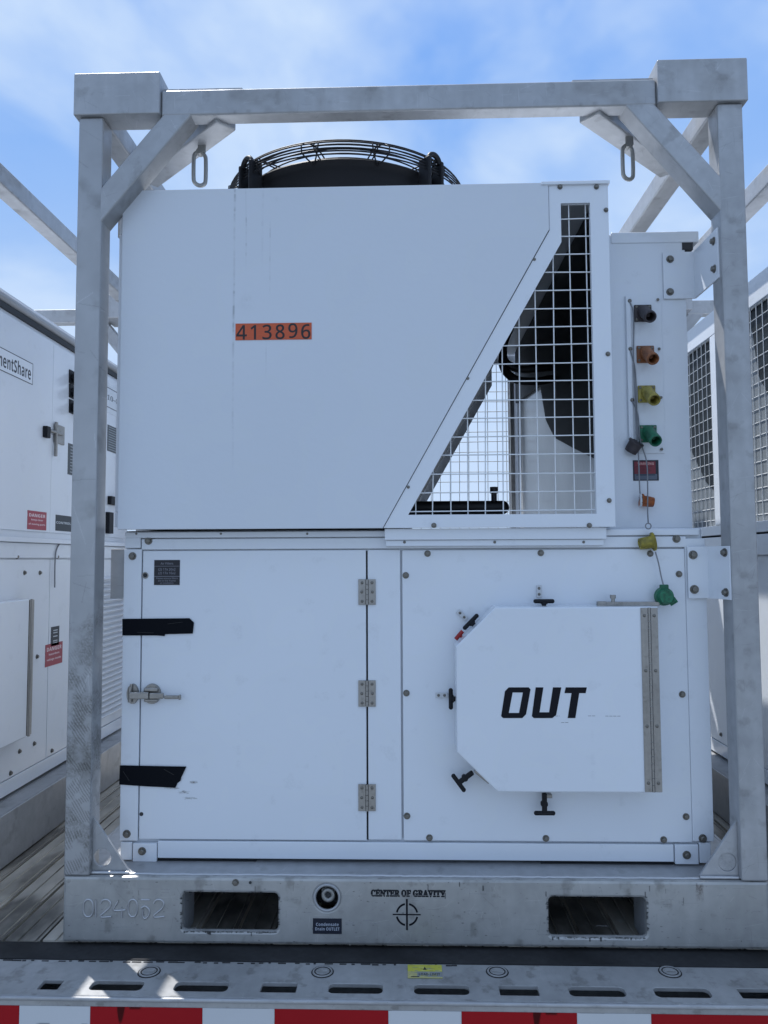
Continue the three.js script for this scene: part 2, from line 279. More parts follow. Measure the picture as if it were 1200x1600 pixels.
  // round sockets in the rail
  for (const px of [233, 504, 777, 1047]) {
    const p = atY(px, 1519, YT);
    const ring = new THREE.TorusGeometry(0.0235, 0.0025, 8, 32); ring.rotateX(Math.PI / 2); ring.translate(p.x, YT + 0.001, p.z);
    const disc = new THREE.CylinderGeometry(0.021, 0.021, 0.003, 32); disc.translate(p.x, YT + 0.0005, p.z);
    const gr = new THREE.TorusGeometry(0.0275, 0.0016, 6, 32); gr.rotateX(Math.PI / 2); gr.translate(p.x, YT + 0.0002, p.z); const gr2 = new THREE.TorusGeometry(0.0195, 0.0014, 6, 32); gr2.rotateX(Math.PI / 2); gr2.translate(p.x, YT + 0.002, p.z); part('socket_groove', [gr, gr2], M.nailer, t);
    const m = part('tie_down_socket', [ring, disc], M.aluOld, t);
    const bar2 = box(p.x - 0.014, p.x + 0.014, YT + 0.002, YT + 0.005, p.z - 0.004, p.z + 0.004, 0.001); part('socket_bar', bar2, M.aluOld, m);
  }
  const a = atY(637, 1529, YT), b = atY(690, 1509, YT);
  const tex = print(256, 128, (c, w, h) => {
    c.fillStyle = '#b9b27a'; c.fillRect(0, 0, w, h); c.fillStyle = '#c3c04a'; c.fillRect(0, 0, w, 66); c.fillStyle = '#8b8f90'; c.fillRect(70, 66, 186, 50);
    seed = 3; for (let k = 0; k < 60; k++) { c.fillStyle = ['#8f9288', '#d4cf88', '#a8a24e'][k % 3]; c.fillRect(rnd() * w, rnd() * h, rnd() * 50, rnd() * 7); }
    c.fillStyle = '#22231f'; c.beginPath(); c.moveTo(128, 18); c.lineTo(142, 50); c.lineTo(114, 50); c.fill();
    text(c, 'LOAD LIMIT', 30, 160, 92, 'sans-serif', 'bold', 160); c.fillRect(25, 112, 60, 8);
  });
  const st = new THREE.BoxGeometry(b.x - a.x, 0.001, a.z - b.z); st.translate((a.x + b.x) / 2, YT + 0.0013, (a.z + b.z) / 2);
  part('sticker', st, std({ map: tex, roughness: 0.6 }), t, 'worn yellow sticker on the edge rail');
}

// ------------------------------------------------------------------ the machine: shell shared by the three units
const HW = 0.959, TW = 0.072, DEPTH = 2.0, YTOP = 2.422, YB = 0.004, YS = 0.181;   // frame half width, tube, depth, heights
const F = -0.11, PZ = -0.06;
const PANEL = [[190, 293], [857, 289], [858, 358], [598, 826], [181, 826]].map(([x, y]) => at(x, y, PZ));
PANEL[0].x = PANEL[4].x = -0.848; PANEL[0].y = PANEL[1].y = 2.152; PANEL[3].y = PANEL[4].y = 1.139; PANEL[2].x = PANEL[1].x;
const EX = 0.858, GX = 0.590;   // right edge of mesh guard
const unitLabels = ['silver framed white air conditioning unit marked OUT in the middle of the trailer', 'white air conditioning unit on the left with red warning stickers and door latch', 'white air conditioning unit on the right with wire mesh over its dark coil'];

function buildShell(u) {
  const zb = -DEPTH;
  // skid: front plate with fork pockets and drain hole
  const holes = [], pk = [rect(285, 1396, 434, 1455, 0), rect(858, 1403, 1010, 1464, 0)];
  for (const k of pk) holes.push(rrPath(k.x0, k.x1, k.y0, k.y1, 0.012));
  const dh = at(511, 1403, 0); holes.push(circlePath(dh.x, dh.y, 0.034));
  const fp = [V(-HW, YB, 0), V(HW, YB, 0), V(HW, YS, 0), V(-HW, YS, 0)];
  part('skid_front', poly(fp, 0, 0.020, holes, 0.008), M.skid, u);
  part('skid_back', poly(fp, zb + 0.01, 0.010, [], 0.003), M.alu, u);
  for (const s of [-1, 1]) part('skid_side', [box(s * HW, s * (HW - 0.010), YB, YS, zb + 0.0105, -0.0205, 0.003), box(s * (HW - 0.011), s * (HW - 0.085), YS - 0.009, YS - 0.001, zb + 0.011, -0.0205, 0)], M.alu, u);
  part('skid_top', box(-HW + 0.086, HW - 0.086, YS - 0.009, YS - 0.0012, zb + 0.011, -0.0205, 0), M.alu, u);
  for (const k of pk) part('fork_tunnel', [box(k.x0 - 0.006, k.x0 - 0.001, YB + 0.004, YS - 0.012, -0.12, -0.0205, 0), box(k.x1 + 0.001, k.x1 + 0.006, YB + 0.004, YS - 0.012, -0.12, -0.0205, 0)], M.tunnel, u);
  // posts, beams, caps
  for (const s of [-1, 1]) for (const z of [0, zb + TW]) {
    part('post', box(s * HW, s * (HW - TW), YS + 0.0004, 2.345, z - TW, z, 0.006), s < 0 && z === 0 ? M.rubbed : M.alu, u);
    part('corner_cap', box(s * (HW + 0.012), s * (HW - 0.242), 2.3455, 2.472, z === 0 ? z - 0.075 : z - TW - 0.02, z === 0 ? z + 0.012 : z + 0.08, 0.004), M.alu, u);
  }
  const xb = HW - 0.2425;
  for (const z of [0, zb + TW]) part('top_beam', box(-xb, xb, 2.345, YTOP, z - 0.055, z, 0.006), M.alu, u);
  for (const s of [-1, 1]) {
    part('side_rail', box(s * (HW - 0.004), s * (HW - 0.07), 2.3465, YTOP - 0.004, zb + TW + 0.081, -0.076, 0.006), M.alu, u);
    for (const [z, d] of [[-0.003, -1], [zb + TW - 0.003, -1]]) {
      const a = V(s * (HW - TW + 0.012), 2.07, z - 0.034), b = V(s * 0.672, 2.3445, z - 0.034), e = b.clone().sub(a).normalize().multiplyScalar(0.035);
      part('corner_brace', bar(a.clone().sub(e), b.clone().add(e.clone().multiplyScalar(1.1)), 0.066, 0.072, 0.005, V(0, 0, 1)), M.alu, u);
    }
    // horizontal corner strut under the roof plane and its cover plate
    part('roof_strut', bar(V(s * 0.535, 2.371, -0.045), V(s * 0.885, 2.371, -0.39), 0.07, 0.072, 0.006), M.alu, u);
    const a = at(258, 136, -0.12), b = at(388, 131, -0.12);
    part('cover_plate', poly([V(s * Math.abs(a.x), 0.03), V(s * Math.abs(b.x), 0.03), V(s * Math.abs(b.x) - s * 0.04, 0.16), V(s * Math.abs(a.x), 0.26)].map(p => p), 0, 0.007, [], 0.001).rotateX(-Math.PI / 2).translate(0, 2.444, 0), M.alu, u);
    part('plate_lug', box(s * 0.5, s * 0.62, YTOP, 2.437, -0.06, -0.1, 0.002), M.alu, u);
    for (const z of [-0.02]) {
      const g0 = [V(s * (HW - TW), 0.335, 0), V(s * (HW - TW - 0.104), YS + 0.006, 0), V(s * (HW - TW), YS + 0.006, 0)];
      if (s > 0) g0.reverse();
      const c = at(160, 1340, z);
      part('gusset', poly(g0.reverse(), z, 0.009, s < 0 ? [circlePath(c.x, c.y, 0.0245)] : [circlePath(-c.x, c.y, 0.0245)], 0.001), M.alu, u);
      if (s > 0) { const d = new THREE.CylinderGeometry(0.0238, 0.0238, 0.006, 32); d.rotateX(Math.PI / 2); d.translate(-c.x, c.y, z - 0.006); part('gusset_plug', [d], M.alu, u); }
      const wd = tube([V(s * (HW - TW - 0.001), YS + 0.004, z + 0.003), V(s * (HW - TW - 0.05), YS + 0.0045, z + 0.004), V(s * (HW - TW - 0.105), YS + 0.004, z + 0.003)], 0.005, 20, 6); part('weld_bead', [wd], M.bead, u);
    }
  }
  // lower cabinet carcass
  part('lower_cabinet', box(-0.842, 0.852, 0.19, 1.137, -1.9, F - 0.0145, 0.004), M.white, u);
  for (const s of [-1, 1]) part('cabinet_side', box(s < 0 ? -0.845 : 0.8525, s < 0 ? -0.8425 : 0.855, 0.19, 1.137, -1.9, F - 0.016, 0.001), M.white, u);
  // upper cabinet: prism with slanted coil on the right
  const [A, B, C, D, E2] = PANEL;
  const inner = [V(-0.838, 1.145), V(D.x - 0.004, 1.145), V(C.x - 0.012, C.y - 0.004), V(B.x - 0.012, 2.135), V(-0.838, 2.135)];
  part('upper_cabinet', poly(inner, PZ - 0.022, 1.82, [], 0.001), M.dark, u);
  part('roof_sheet', box(-0.848, GX, 2.1365, 2.147, -1.92, PZ - 0.021, 0.002), M.white, u);
  const cd = V(C.x - D.x, C.y - D.y).normalize(), nrm = V(cd.y, -cd.x, 0);
  const p0 = V(D.x, 1.15, 0).addScaledVector(nrm, 0.012), p1 = V(C.x, C.y, 0).addScaledVector(nrm, 0.012);
  part('slanted_coil', poly([p0, p1, V(p1.x, 2.13), V(p1.x - 0.02, 2.13), V(p1.x - 0.02, p1.y), V(p0.x - 0.02, p0.y)].map(p => p), PZ - 0.03, 1.8, [], 0.001), M.coil, u);
  // right wall of the mesh bay: sheet metal, its upper shadow drawn as a dark coil piece
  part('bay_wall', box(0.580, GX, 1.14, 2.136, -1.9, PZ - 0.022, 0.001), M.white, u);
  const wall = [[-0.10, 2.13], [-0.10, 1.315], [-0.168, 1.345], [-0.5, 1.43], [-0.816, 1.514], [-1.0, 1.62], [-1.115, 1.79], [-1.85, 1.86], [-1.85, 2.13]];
  part('wall_shade_coil', poly(wall.map(([z, y]) => V(-z, y)), 0, 0.014, [], 0.001).rotateY(Math.PI / 2).translate(0.579, 0, 0), M.coil, u);
  // intake coil and mesh on the left flank
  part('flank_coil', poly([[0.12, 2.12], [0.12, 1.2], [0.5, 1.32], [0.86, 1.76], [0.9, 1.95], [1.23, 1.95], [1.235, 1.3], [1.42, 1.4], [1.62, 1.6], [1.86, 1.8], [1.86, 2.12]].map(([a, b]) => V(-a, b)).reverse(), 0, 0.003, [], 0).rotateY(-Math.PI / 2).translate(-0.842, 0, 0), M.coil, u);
  part('flank_sheet', [box(-0.8405, -0.8385, 1.15, 2.12, -1.86, -0.12, 0)], M.grey, u);
  part('flank_frame', [box(-0.866, -0.8425, 2.03, 2.135, -1.9, -0.085, 0.003), box(-0.866, -0.8425, 1.147, 1.19, -1.9, -0.085, 0.003), box(-0.866, -0.8425, 1.191, 2.029, -0.13, -0.085, 0.003), box(-0.866, -0.8425, 1.191, 2.029, -1.265, -1.205, 0.003), box(-0.866, -0.8425, 1.191, 2.029, -1.9, -1.86, 0.003)], M.white, u);
  const w = []; for (let z = -0.16; z > -1.86; z -= 0.0508) w.push(rod(V(-0.860, 1.18, z), V(-0.860, 2.04, z), 0.0019, 5)); for (let y = 1.215; y < 2.03; y += 0.0508) w.push(rod(V(-0.857, y, -0.12), V(-0.857, y, -1.87), 0.0019, 5));
  part('wire_mesh', w, M.wire, u);
  // electrical box on the right
  const eb = { x0: GX + 0.003, x1: EX, y0: 1.139, y1: at(1000, 366, -0.2).y };
  part('bay_post', box(0.540, 0.562, 1.142, 2.0, -1.905, -1.88, 0.002), M.alu, u);
  part('electrical_box', box(eb.x0, eb.x1, eb.y0, eb.y1, -1.88, -0.2, 0.003), M.white, u);
  // back face
  part('back_panel', poly(PANEL, -1.925 + 0.012, 0.012, [], 0.001), M.white, u);
  for (const z of [PZ - 0.004, -1.93]) {
    const out = [[599, 826], [859, 359], [859, 288], [952, 285], [957, 826]].map(([x, y]) => at(x, y, PZ)), hole = [[637, 803], [876, 377], [876, 315], [926, 315], [930, 803]].map(([x, y]) => at(x, y, PZ));
    out[3].x = out[4].x = GX; out[2].y = out[3].y = 2.158; out[0].y = out[4].y = 1.139; out[2].x = out[1].x; hole[3].x = hole[4].x = (hole[3].x + hole[4].x) / 2; hole[0].y = hole[4].y; hole[2].y = hole[3].y; hole[1].x = hole[2].x;
    const g = part('mesh_guard', poly(out, z, 0.014, [hole], 0.001), M.white, u), ws = [], zz = z - 0.0165;
    const left = y => y < hole[1].y ? lerp(hole[0].x, hole[1].x, (y - hole[0].y) / (hole[1].y - hole[0].y)) : hole[1].x;
    const low = x => x >= hole[1].x ? hole[0].y : lerp(hole[0].y, hole[1].y, clamp((x - hole[0].x) / (hole[1].x - hole[0].x)));
    ws.length = 0; seed = 19; const jit = () => (rnd() - 0.5) * 0.005;
    for (let x = hole[4].x - 0.010; x > hole[0].x; x -= 0.0508) { const top = x > hole[1].x ? hole[2].y + 0.01 : lerp(hole[0].y, hole[1].y, (x - hole[0].x) / (hole[1].x - hole[0].x)) + 0.015; ws.push(rod(V(x + jit(), hole[0].y - 0.01, zz), V(x + 0.0015 + jit(), top, zz), 0.0019, 6)); }
    for (let y = hole[0].y + 0.012; y < hole[2].y; y += 0.0538) ws.push(rod(V(left(y) - 0.01, y + jit() * 0.7, zz + 0.0036), V(hole[4].x + 0.01, y + 0.001 + jit() * 0.7, zz + 0.0036), 0.0019, 6));
    part('wire_mesh', ws, M.wire, g);
  }
  // fan on the roof
  const fc = (() => { const a = at(543, 256, -0.62); return V(a.x, 0, -0.62); })(), yr = 2.147;
  const prof = [[0.355, 0], [0.40, 0], [0.40, 0.02], [0.385, 0.05], [0.385, 0.155], [0.398, 0.172], [0.398, 0.179], [0.372, 0.179], [0.372, 0.004]].map(([r, y]) => new THREE.Vector2(r, y));
  const sh = new THREE.LatheGeometry(prof, 64); sh.translate(fc.x, yr, fc.z); const shroud = part('fan_shroud', [sh], M.plastic, u);
  const rings = [], ring = (r, y) => { const t = new THREE.TorusGeometry(r, 0.0026, 5, 72); t.rotateX(Math.PI / 2); t.translate(fc.x, yr + y, fc.z); rings.push(t); };
  [0.172, 0.183, 0.194, 0.205, 0.216].forEach((y, k) => ring(0.437 - k * 0.002, y)); [0.425, 0.40, 0.37, 0.34, 0.31, 0.28, 0.25, 0.22, 0.19, 0.16, 0.13, 0.10].forEach((r, k) => ring(r, 0.223 + k * 0.001));
  for (let k = 0; k < 12; k++) { const a = k / 12 * Math.PI * 2 + 0.2, dx = Math.cos(a), dz = Math.sin(a); for (const e of [-0.06, 0.06]) { const c = Math.cos(a + e), s2 = Math.sin(a + e); rings.push(tube([V(fc.x + dx * 0.392, yr + 0.165, fc.z + dz * 0.392), V(fc.x + c * 0.438, yr + 0.185, fc.z + s2 * 0.438), V(fc.x + c * 0.432, yr + 0.219, fc.z + s2 * 0.432), V(fc.x + dx * 0.40, yr + 0.226, fc.z + dz * 0.40), V(fc.x + dx * 0.09, yr + 0.236, fc.z + dz * 0.09)], 0.0026, 16, 5)); } }
  part('wire_guard', rings, M.plastic, shroud);
  for (let k = 0; k < 4; k++) {
    const a = Math.PI / 4 + k * Math.PI / 2, c = V(fc.x + Math.cos(a) * 0.425, yr, fc.z + Math.sin(a) * 0.425);
    const fr = (dx) => { const g = new RoundedBoxGeometry(0.014, 0.12, 0.05, 2, 0.006); g.translate(dx, 0.155, 0); return g; };
    const arch = new THREE.TorusGeometry(0.026, 0.009, 8, 14, Math.PI); arch.translate(0, 0.205, 0.012);
    const ft = new RoundedBoxGeometry(0.075, 0.02, 0.06, 2, 0.006); ft.translate(0, 0.10, -0.01);
    const g = join([fr(-0.03), fr(0.03), arch, ft]); g.rotateY(Math.PI / 2 - a); g.translate(c.x, c.y, c.z);
    const b = part('fan_bracket', g, M.plastic, shroud);
  }
  part('fan_dark_disc', (() => { const g = new THREE.CylinderGeometry(0.37, 0.37, 0.006, 48); g.translate(fc.x, yr + 0.02, fc.z); return [g]; })(), M.dark, shroud);  // dark disc added to stand for the unlit inside of the fan
  // brackets to the frame at the rear and on the left
  for (const [y0, y1, z] of [[at(180, 373, -0.14).y, at(180, 343, -0.14).y, -0.13], [at(178, 935, -0.14).y, at(178, 858, -0.14).y, -0.12]]) part('mounting_bracket', [box(-0.888, -0.8455, y0, y1, z - 0.006, z, 0.001), box(-0.888, -0.8455, y0, y0 + 0.006, z - 0.12, z - 0.0065, 0.001)], M.alu, u);
  for (const y of [1.85, 1.03]) part('mounting_bracket', [bar(V(0.80, y, -1.885), V(0.886, y, -1.97), 0.006, 0.14, 0.001)], M.white, u);
}
const unit = thing('air_conditioning_unit', unitLabels[0], 'air conditioner', [0, 0, 0], 'air conditioning units lined up on the trailer');
buildShell(unit);
const OL = -2.349, OR = 2.211;
const leftUnit = unit.clone(); leftUnit.name = numbered('air_conditioning_unit'); leftUnit.position.x = OL; leftUnit.userData = { ...unit.userData, label: unitLabels[1] }; scene.add(leftUnit);
const rightUnit = unit.clone(); rightUnit.name = numbered('air_conditioning_unit'); rightUnit.position.x = OR; rightUnit.userData = { ...unit.userData, label: unitLabels[2] }; scene.add(rightUnit);
for (const n of [leftUnit, rightUnit]) {
  part('front_panel', poly(PANEL, PZ, 0.02, [], 0.0015), M.white, n);
  part('door', box(-0.84, -0.12, 0.24, 1.08, F - 0.012, F, 0.003), M.white, n); part('service_panel', box(-0.115, 0.85, 0.24, 1.08, F - 0.012, F, 0.003), M.white, n); part('sill_strip', box(-0.84, 0.85, 0.19, 0.238, F - 0.012, F, 0.003), M.white, n); part('top_strip', box(-0.84, 0.85, 1.082, 1.137, F - 0.012, F, 0.003), M.white, n);
}

// ------------------------------------------------------------------ the middle unit's front
{
  const u = unit;
  for (const c of [...u.children]) if (c.name === 'flank_coil') u.remove(c); else if (c.name === 'flank_sheet') c.material = M.white; else if (c.name === 'wire_mesh') u.remove(c);  // unseen left flank stripped and whitened to bounce light into the gap
  const fp = part('front_panel', (() => { const g = poly(PANEL, PZ, 0.02, [], 0.0015), uv = g.attributes.uv; for (let i = 0; i < uv.count; i++) uv.setXY(i, (uv.getX(i) + 0.848) / 1.3, (uv.getY(i) - 1.14) / 1.05); return g; })(), M.panel, u);
  sheet('number_tag', rect(368, 505, 487, 531, PZ), PZ, print(512, 112, (c, w, h) => {
    c.fillStyle = '#c4552c'; c.fillRect(0, 0, w, h); seed = 9; for (let k = 0; k < 300; k++) { c.fillStyle = k % 2 ? 'rgba(140,60,40,.12)' : 'rgba(215,105,60,.12)'; c.fillRect(rnd() * w, rnd() * h, rnd() * 60, rnd() * 8); }
    c.fillStyle = '#191417'; c.font = '132px sans-serif'; c.textAlign = 'center'; c.textBaseline = 'middle'; '413896'.split('').forEach((d, i) => (c.strokeStyle = '#191417', c.lineWidth = 3, c.fillText(d, 42 + i * 86, 61 - (d === '9' ? 7 : 0), 84), c.strokeText(d, 42 + i * 86, 61 - (d === '9' ? 7 : 0), 84)));
  }), u, 'orange sticker numbered 413896');
  // bolts on the mesh guard
  for (const [x, y] of [[875, 292], [932, 292], [678, 821], [921, 821]]) { const m = boltPx(x, y, PZ - 0.003, u, 0.65); }
  for (const [x, y] of [[947, 328], [950, 553], [952, 782]]) { const m = boltPx(x, y, PZ - 0.003, u, 0.6); }
  for (const [x, y] of [[832, 404], [728, 590], [635, 760]]) { const p = at(x + 3, y + 1, PZ - 0.003); screwAt(p, u, 1.1); }
  part('guard_cap', (() => { const k = rect(846, 284, 953, 290, PZ + 0.004); return box(k.x0, k.x1, k.y0 + 0.0055, k.y1 + 0.003, -1.9, PZ + 0.004, 0.001); })(), M.white, u);
  // sill under the guard
  const s1 = rect(601, 827, 948, 843, -0.078); part('guard_sill', [box(s1.x0, s1.x1, s1.y0, 1.1375, F + 0.001, -0.078, 0.002), box(s1.x0 + 0.003, s1.x1 - 0.006, s1.y0 - 0.018, s1.y0 - 0.0005, F + 0.001, -0.086, 0.002)], M.white, u);
  for (const x of [632, 773, 912]) screwAt(at(x, 847, -0.0855), u, 1);
  // pipe and hoses seen through the mesh
  const z0 = -0.55, pl = at(610, 794, z0), prr = at(785, 793, z0);
  part('insulated_pipe', [rod(pl, V(prr.x, pl.y, z0), 0.024, 18), (() => { const g = new THREE.SphereGeometry(0.024, 16, 12); g.translate(prr.x, pl.y, z0); return g; })()], M.black, u);
  const st = at(772, 783, z0); part('valve_stub', [rod(V(st.x, pl.y, z0), V(st.x, pl.y + 0.055, z0), 0.010, 12), rod(V(st.x, pl.y + 0.05, z0), V(st.x, pl.y + 0.072, z0), 0.014, 12)], M.brownCap, u);
  part('refrigerant_hose', [tube([at(830, 440, -0.9), at(806, 492, -0.88), at(786, 545, -0.85), at(790, 566, -0.83), at(812, 577, -0.83), at(845, 575, -0.83), at(872, 572, -0.86)], 0.016, 50, 10), tube([at(786, 548, -0.85), at(787, 575, -0.82), at(806, 593, -0.8), at(838, 596, -0.8), at(862, 592, -0.83)], 0.016, 40, 10)], M.black, u);
  // ---- lower cabinet front
  const q = F;
  panelPx('corner_strip', 190, 858, 218, 1314, q, 0.014, M.white, u);
  panelPx('top_strip', 221, 840, 1072, 857, q, 0.013, M.white, u);
  panelPx('top_trim', 195, 829, 1093, 838.5, q + 0.004, 0.016, M.white, u);
  panelPx('corner_strip', 195, 839.5, 219.5, 856.5, q, 0.013, M.white, u);
  panelPx('sill_strip', 246, 1317, 1053, 1344, q, 0.014, M.white, u);
  panelPx('corner_strip', 1076, 841, 1109, 1315, q, 0.014, M.white, u);
  panelPx('corner_strip', 188, 1316, 206, 1344, q, 0.013, M.white, u); panelPx('corner_strip', 1093, 1317, 1111, 1349, q, 0.013, M.white, u);
  panelPx('foot_plate', 207, 1318, 244.5, 1347, q + 0.003, 0.014, M.white, u); panelPx('foot_plate', 1055, 1320, 1092, 1351, q + 0.003, 0.014, M.white, u);
  for (const [x, y, z] of [[232, 845, q], [207, 869, q], [198, 1303, q], [222, 1330, q + 0.003], [1057, 842, q], [1098, 1310, q], [1073, 1336, q + 0.003]]) boltPx(x, y, z, u, 1);
  for (const x of [213, 345, 480]) screwAt(at(x, 834, q + 0.004), u, 0.8);
  const door = panelPx('door', 220, 860, 572.3, 1312.5, q - 0.001, 0.012, M.white, u);
  panelPx('filler_panel', 575, 859, 626.5, 1312.5, q - 0.001, 0.012, M.white, u);
  const sp = panelPx('service_panel', 629.5, 858.5, 1076, 1315, q, 0.012, M.white, u);
  { // service panel leans with its right edge: trim its outline to a real rectangle and bolt it
    for (const [x, y] of [[668, 865], [845, 864], [1016, 865], [634, 899], [635, 1083], [636, 1275], [671, 1309], [853, 1310], [1037, 1312], [1072, 1276], [1066, 1085], [1061, 897]]) boltPx(x, y, q, sp, 0.82);
  }
  panelPx('gasket', 569, 861, 579, 1312, q - 0.0135, 0.0008, M.dark, u, undefined, 0); panelPx('gasket', 246, 1345, 400, 1348, q - 0.004, 0.01, M.dark, u, undefined, 0); panelPx('gasket', 845, 1349.5, 1052, 1353, q - 0.004, 0.01, M.dark, u, undefined, 0);
  // door furniture
  const d = door, zd = q - 0.001;
  const hole = (px, py, r, ring) => { const p = at(px, py, zd), g = new THREE.CylinderGeometry(r, r, 0.0015, 20); g.rotateX(Math.PI / 2); g.translate(p.x, p.y, zd + 0.0006); const m = part('hole', [g], M.dark, d); if (ring) { const t = new THREE.TorusGeometry(r + 0.002, 0.0018, 8, 24); t.translate(p.x, p.y, zd + 0.001); part('grommet', [t], M.steel, d); } };
  hole(227, 899, 0.006, true); hole(219.5 + 1.5, 1272, 0.0055, false);
  sheet('label', rect(241, 875, 281, 914, zd), zd, print(256, 256, (c, w, h) => {
    c.fillStyle = '#15161f'; c.fillRect(0, 0, w, h); c.fillStyle = '#8d8f98'; c.fillRect(0, 62, w, 3); c.fillRect(0, 166, w, 4);
    text(c, 'Air Filters', 30, w / 2, 36, 'sans-serif', ''); text(c, '(2) 17x 20x2', 32, w / 2, 96, 'sans-serif', '', 200); text(c, '(2) 17x 16x2', 32, w / 2, 134, 'sans-serif', '', 200);
    text(c, 'Please ensure filters', 24, w / 2, 188, 'sans-serif', '', 230); text(c, 'are in the Frame', 24, w / 2, 213, 'sans-serif', '', 220); text(c, 'at installation', 22, w / 2, 237, 'sans-serif', '', 160);
  }), d, 'black filter label with white print');
  const tapeShape = (pts) => poly(pts.map(([x, y]) => at(x, y, q + 0.003)), q + 0.0035, 0.0022, [], 0.0006);
  part('tape_strip', tapeShape([[191, 967], [296, 966], [303, 973], [301, 990], [258, 991], [257, 994], [245, 993], [191, 993]]), M.tape, d, 'upper strip of black tape across the door edge');
  part('tape_strip', tapeShape([[187, 1196], [291, 1198], [286, 1209], [283, 1215], [282, 1220], [277, 1224], [274, 1231], [230, 1229], [186, 1226]]), M.tape, d, 'lower strip of black tape with a torn end');
  for (const [a, b, c, d2] of [[262, 975, 285, 972], [214, 988, 240, 989], [192, 1205, 202, 1220], [256, 1202, 272, 1211]]) part('tape_crease', [bar(at(a, b, q + 0.0036), at(c, d2, q + 0.0036), 0.0016, 0.0012, 0.0005, V(0, 0, 1))], M.black, d);
  { // worn glue marks beside the lower tape
    const k = rect(255, 1217, 310, 1262, zd);
    const tex = print(128, 128, (c, w, h) => { c.clearRect(0, 0, w, h); seed = 21; for (let n = 0; n < 260; n++) { const t = rnd(), [cx, cy, sx, sy] = [[105, 14, 14, 8], [28, 40, 26, 6], [70, 58, 22, 9], [95, 84, 26, 7]][n % 4]; c.fillStyle = `rgba(120,116,104,${0.05 + 0.12 * rnd()})`; const gx = (rnd() + rnd() - 1), gy = (rnd() + rnd() - 1); c.fillRect(cx + gx * sx, cy + gy * sy, 2 + rnd() * 7, 1 + rnd() * 3); } });
    const g = new THREE.PlaneGeometry(k.x1 - k.x0, k.y1 - k.y0); g.translate((k.x0 + k.x1) / 2, (k.y0 + k.y1) / 2, zd + 0.0007);
    part('glue_stain', g, std({ map: tex, transparent: true, roughness: 0.7 }), d, 'brownish glue residue by the lower tape');
  }
  for (const [y0, y1] of [[905, 945], [1063, 1104], [1225, 1267]]) {
    const k = rect(560, y0, 587, y1, q), cx = at(573.6, (y0 + y1) / 2, q).x, h = part('hinge', [box(k.x0, cx - 0.0045, k.y0, k.y1, q, q + 0.0028, 0.0008), box(cx + 0.0045, k.x1, k.y0, k.y1, q, q + 0.0028, 0.0008), ...[0, 1, 2, 3, 4].map(n => rod(V(cx, lerp(k.y0, k.y1, n / 5) + 0.0006, q + 0.003), V(cx, lerp(k.y0, k.y1, (n + 1) / 5) - 0.0006, q + 0.003), 0.0046, 12))], M.steel, u);
    for (const s of [-1, 1]) for (const f of [0.14, 0.5, 0.86]) screwAt(V(cx + s * 0.0145 + (f === 0.5 ? s * 0.001 : 0), lerp(k.y0, k.y1, f), q + 0.0028), h, 1.05);
  }
  { // door latch: pivot plate, rounded base and lever
    const c1 = at(208, 1084, q), c2 = at(238, 1084, q), e = at(285, 1088, q);
    const oval = (c, rx, ry, t, z) => { const g = new THREE.CylinderGeometry(1, 1.06, t, 32); g.rotateX(Math.PI / 2); g.scale(rx, ry, 1); g.translate(c.x, c.y, z + t / 2); return g; };
    const base = part('door_latch', [oval(c2, 0.025, 0.028, 0.008, q), oval(c1, 0.017, 0.028, 0.007, q), box(c2.x - 0.02, c2.x + 0.02, c2.y + 0.008, c2.y + 0.02, q + 0.006, q + 0.018, 0.004), box(c2.x - 0.02, c2.x + 0.02, c2.y - 0.022, c2.y - 0.012, q + 0.006, q + 0.016, 0.004)], M.steel, u);
    part('latch_lever', [box(c1.x - 0.003, c2.x - 0.003, c1.y - 0.011, c1.y + 0.009, q + 0.018, q + 0.028, 0.003), box(c2.x - 0.002, c2.x + 0.040, c2.y - 0.011, c2.y + 0.006, q + 0.016, q + 0.024, 0.003), box(c2.x + 0.041, e.x - 0.006, e.y - 0.005, e.y + 0.006, q + 0.014, q + 0.021, 0.003), box(e.x - 0.006, e.x + 0.001, e.y - 0.007, e.y + 0.008, q + 0.013, q + 0.023, 0.003)], M.steel, base);
    part('pivot_pin', [rod(V(c1.x - 0.005, c1.y - 0.022, q + 0.012), V(c1.x - 0.005, c1.y + 0.022, q + 0.012), 0.006, 12), rod(V(c1.x - 0.002, c1.y + 0.02, q + 0.012), V(c1.x - 0.002, c1.y + 0.03, q + 0.012), 0.0038, 10)], M.steel, base);
  }
  // ---- OUT hatch
  const HZ = -0.018;
  const hp = [[773, 950], [1029, 947], [1034, 1238], [779, 1238], [715, 1176], [712, 1010]].map(([x, y]) => at(x, y, HZ));
  hp[1].x = hp[2].x = (hp[1].x + hp[2].x) / 2; hp[0].y = hp[1].y = (hp[0].y + hp[1].y) / 2; hp[2].y = hp[3].y; hp[4].x = hp[5].x = (hp[4].x + hp[5].x) / 2; hp[0].x = hp[3].x = (hp[0].x + hp[3].x) / 2;
  const hatch = part('duct_hatch', poly([...hp].reverse(), HZ, F * -1 + HZ - 0.001, [], 0.004), M.white, u, 'raised hatch door lettered OUT');
  { // piano hinge
    const k = rect(1003, 949, 1032, 1238, HZ), cx = lerp(k.x0, k.x1, 0.5), leafW = 0.0235;
    const h = part('piano_hinge', [box(cx - leafW, cx - 0.0042, k.y0 + 0.001, k.y1 - 0.001, HZ, HZ + 0.0025, 0.0008), box(cx + 0.0042, cx + leafW, k.y0 + 0.001, k.y1 - 0.001, HZ, HZ + 0.0025, 0.0008), ...Array.from({ length: 26 }, (_, n) => rod(V(cx, lerp(k.y0, k.y1, n / 26) + 0.0008, HZ + 0.001), V(cx, lerp(k.y0, k.y1, (n + 1) / 26) - 0.0005, HZ + 0.001), 0.0036, 10))], M.steel, u);
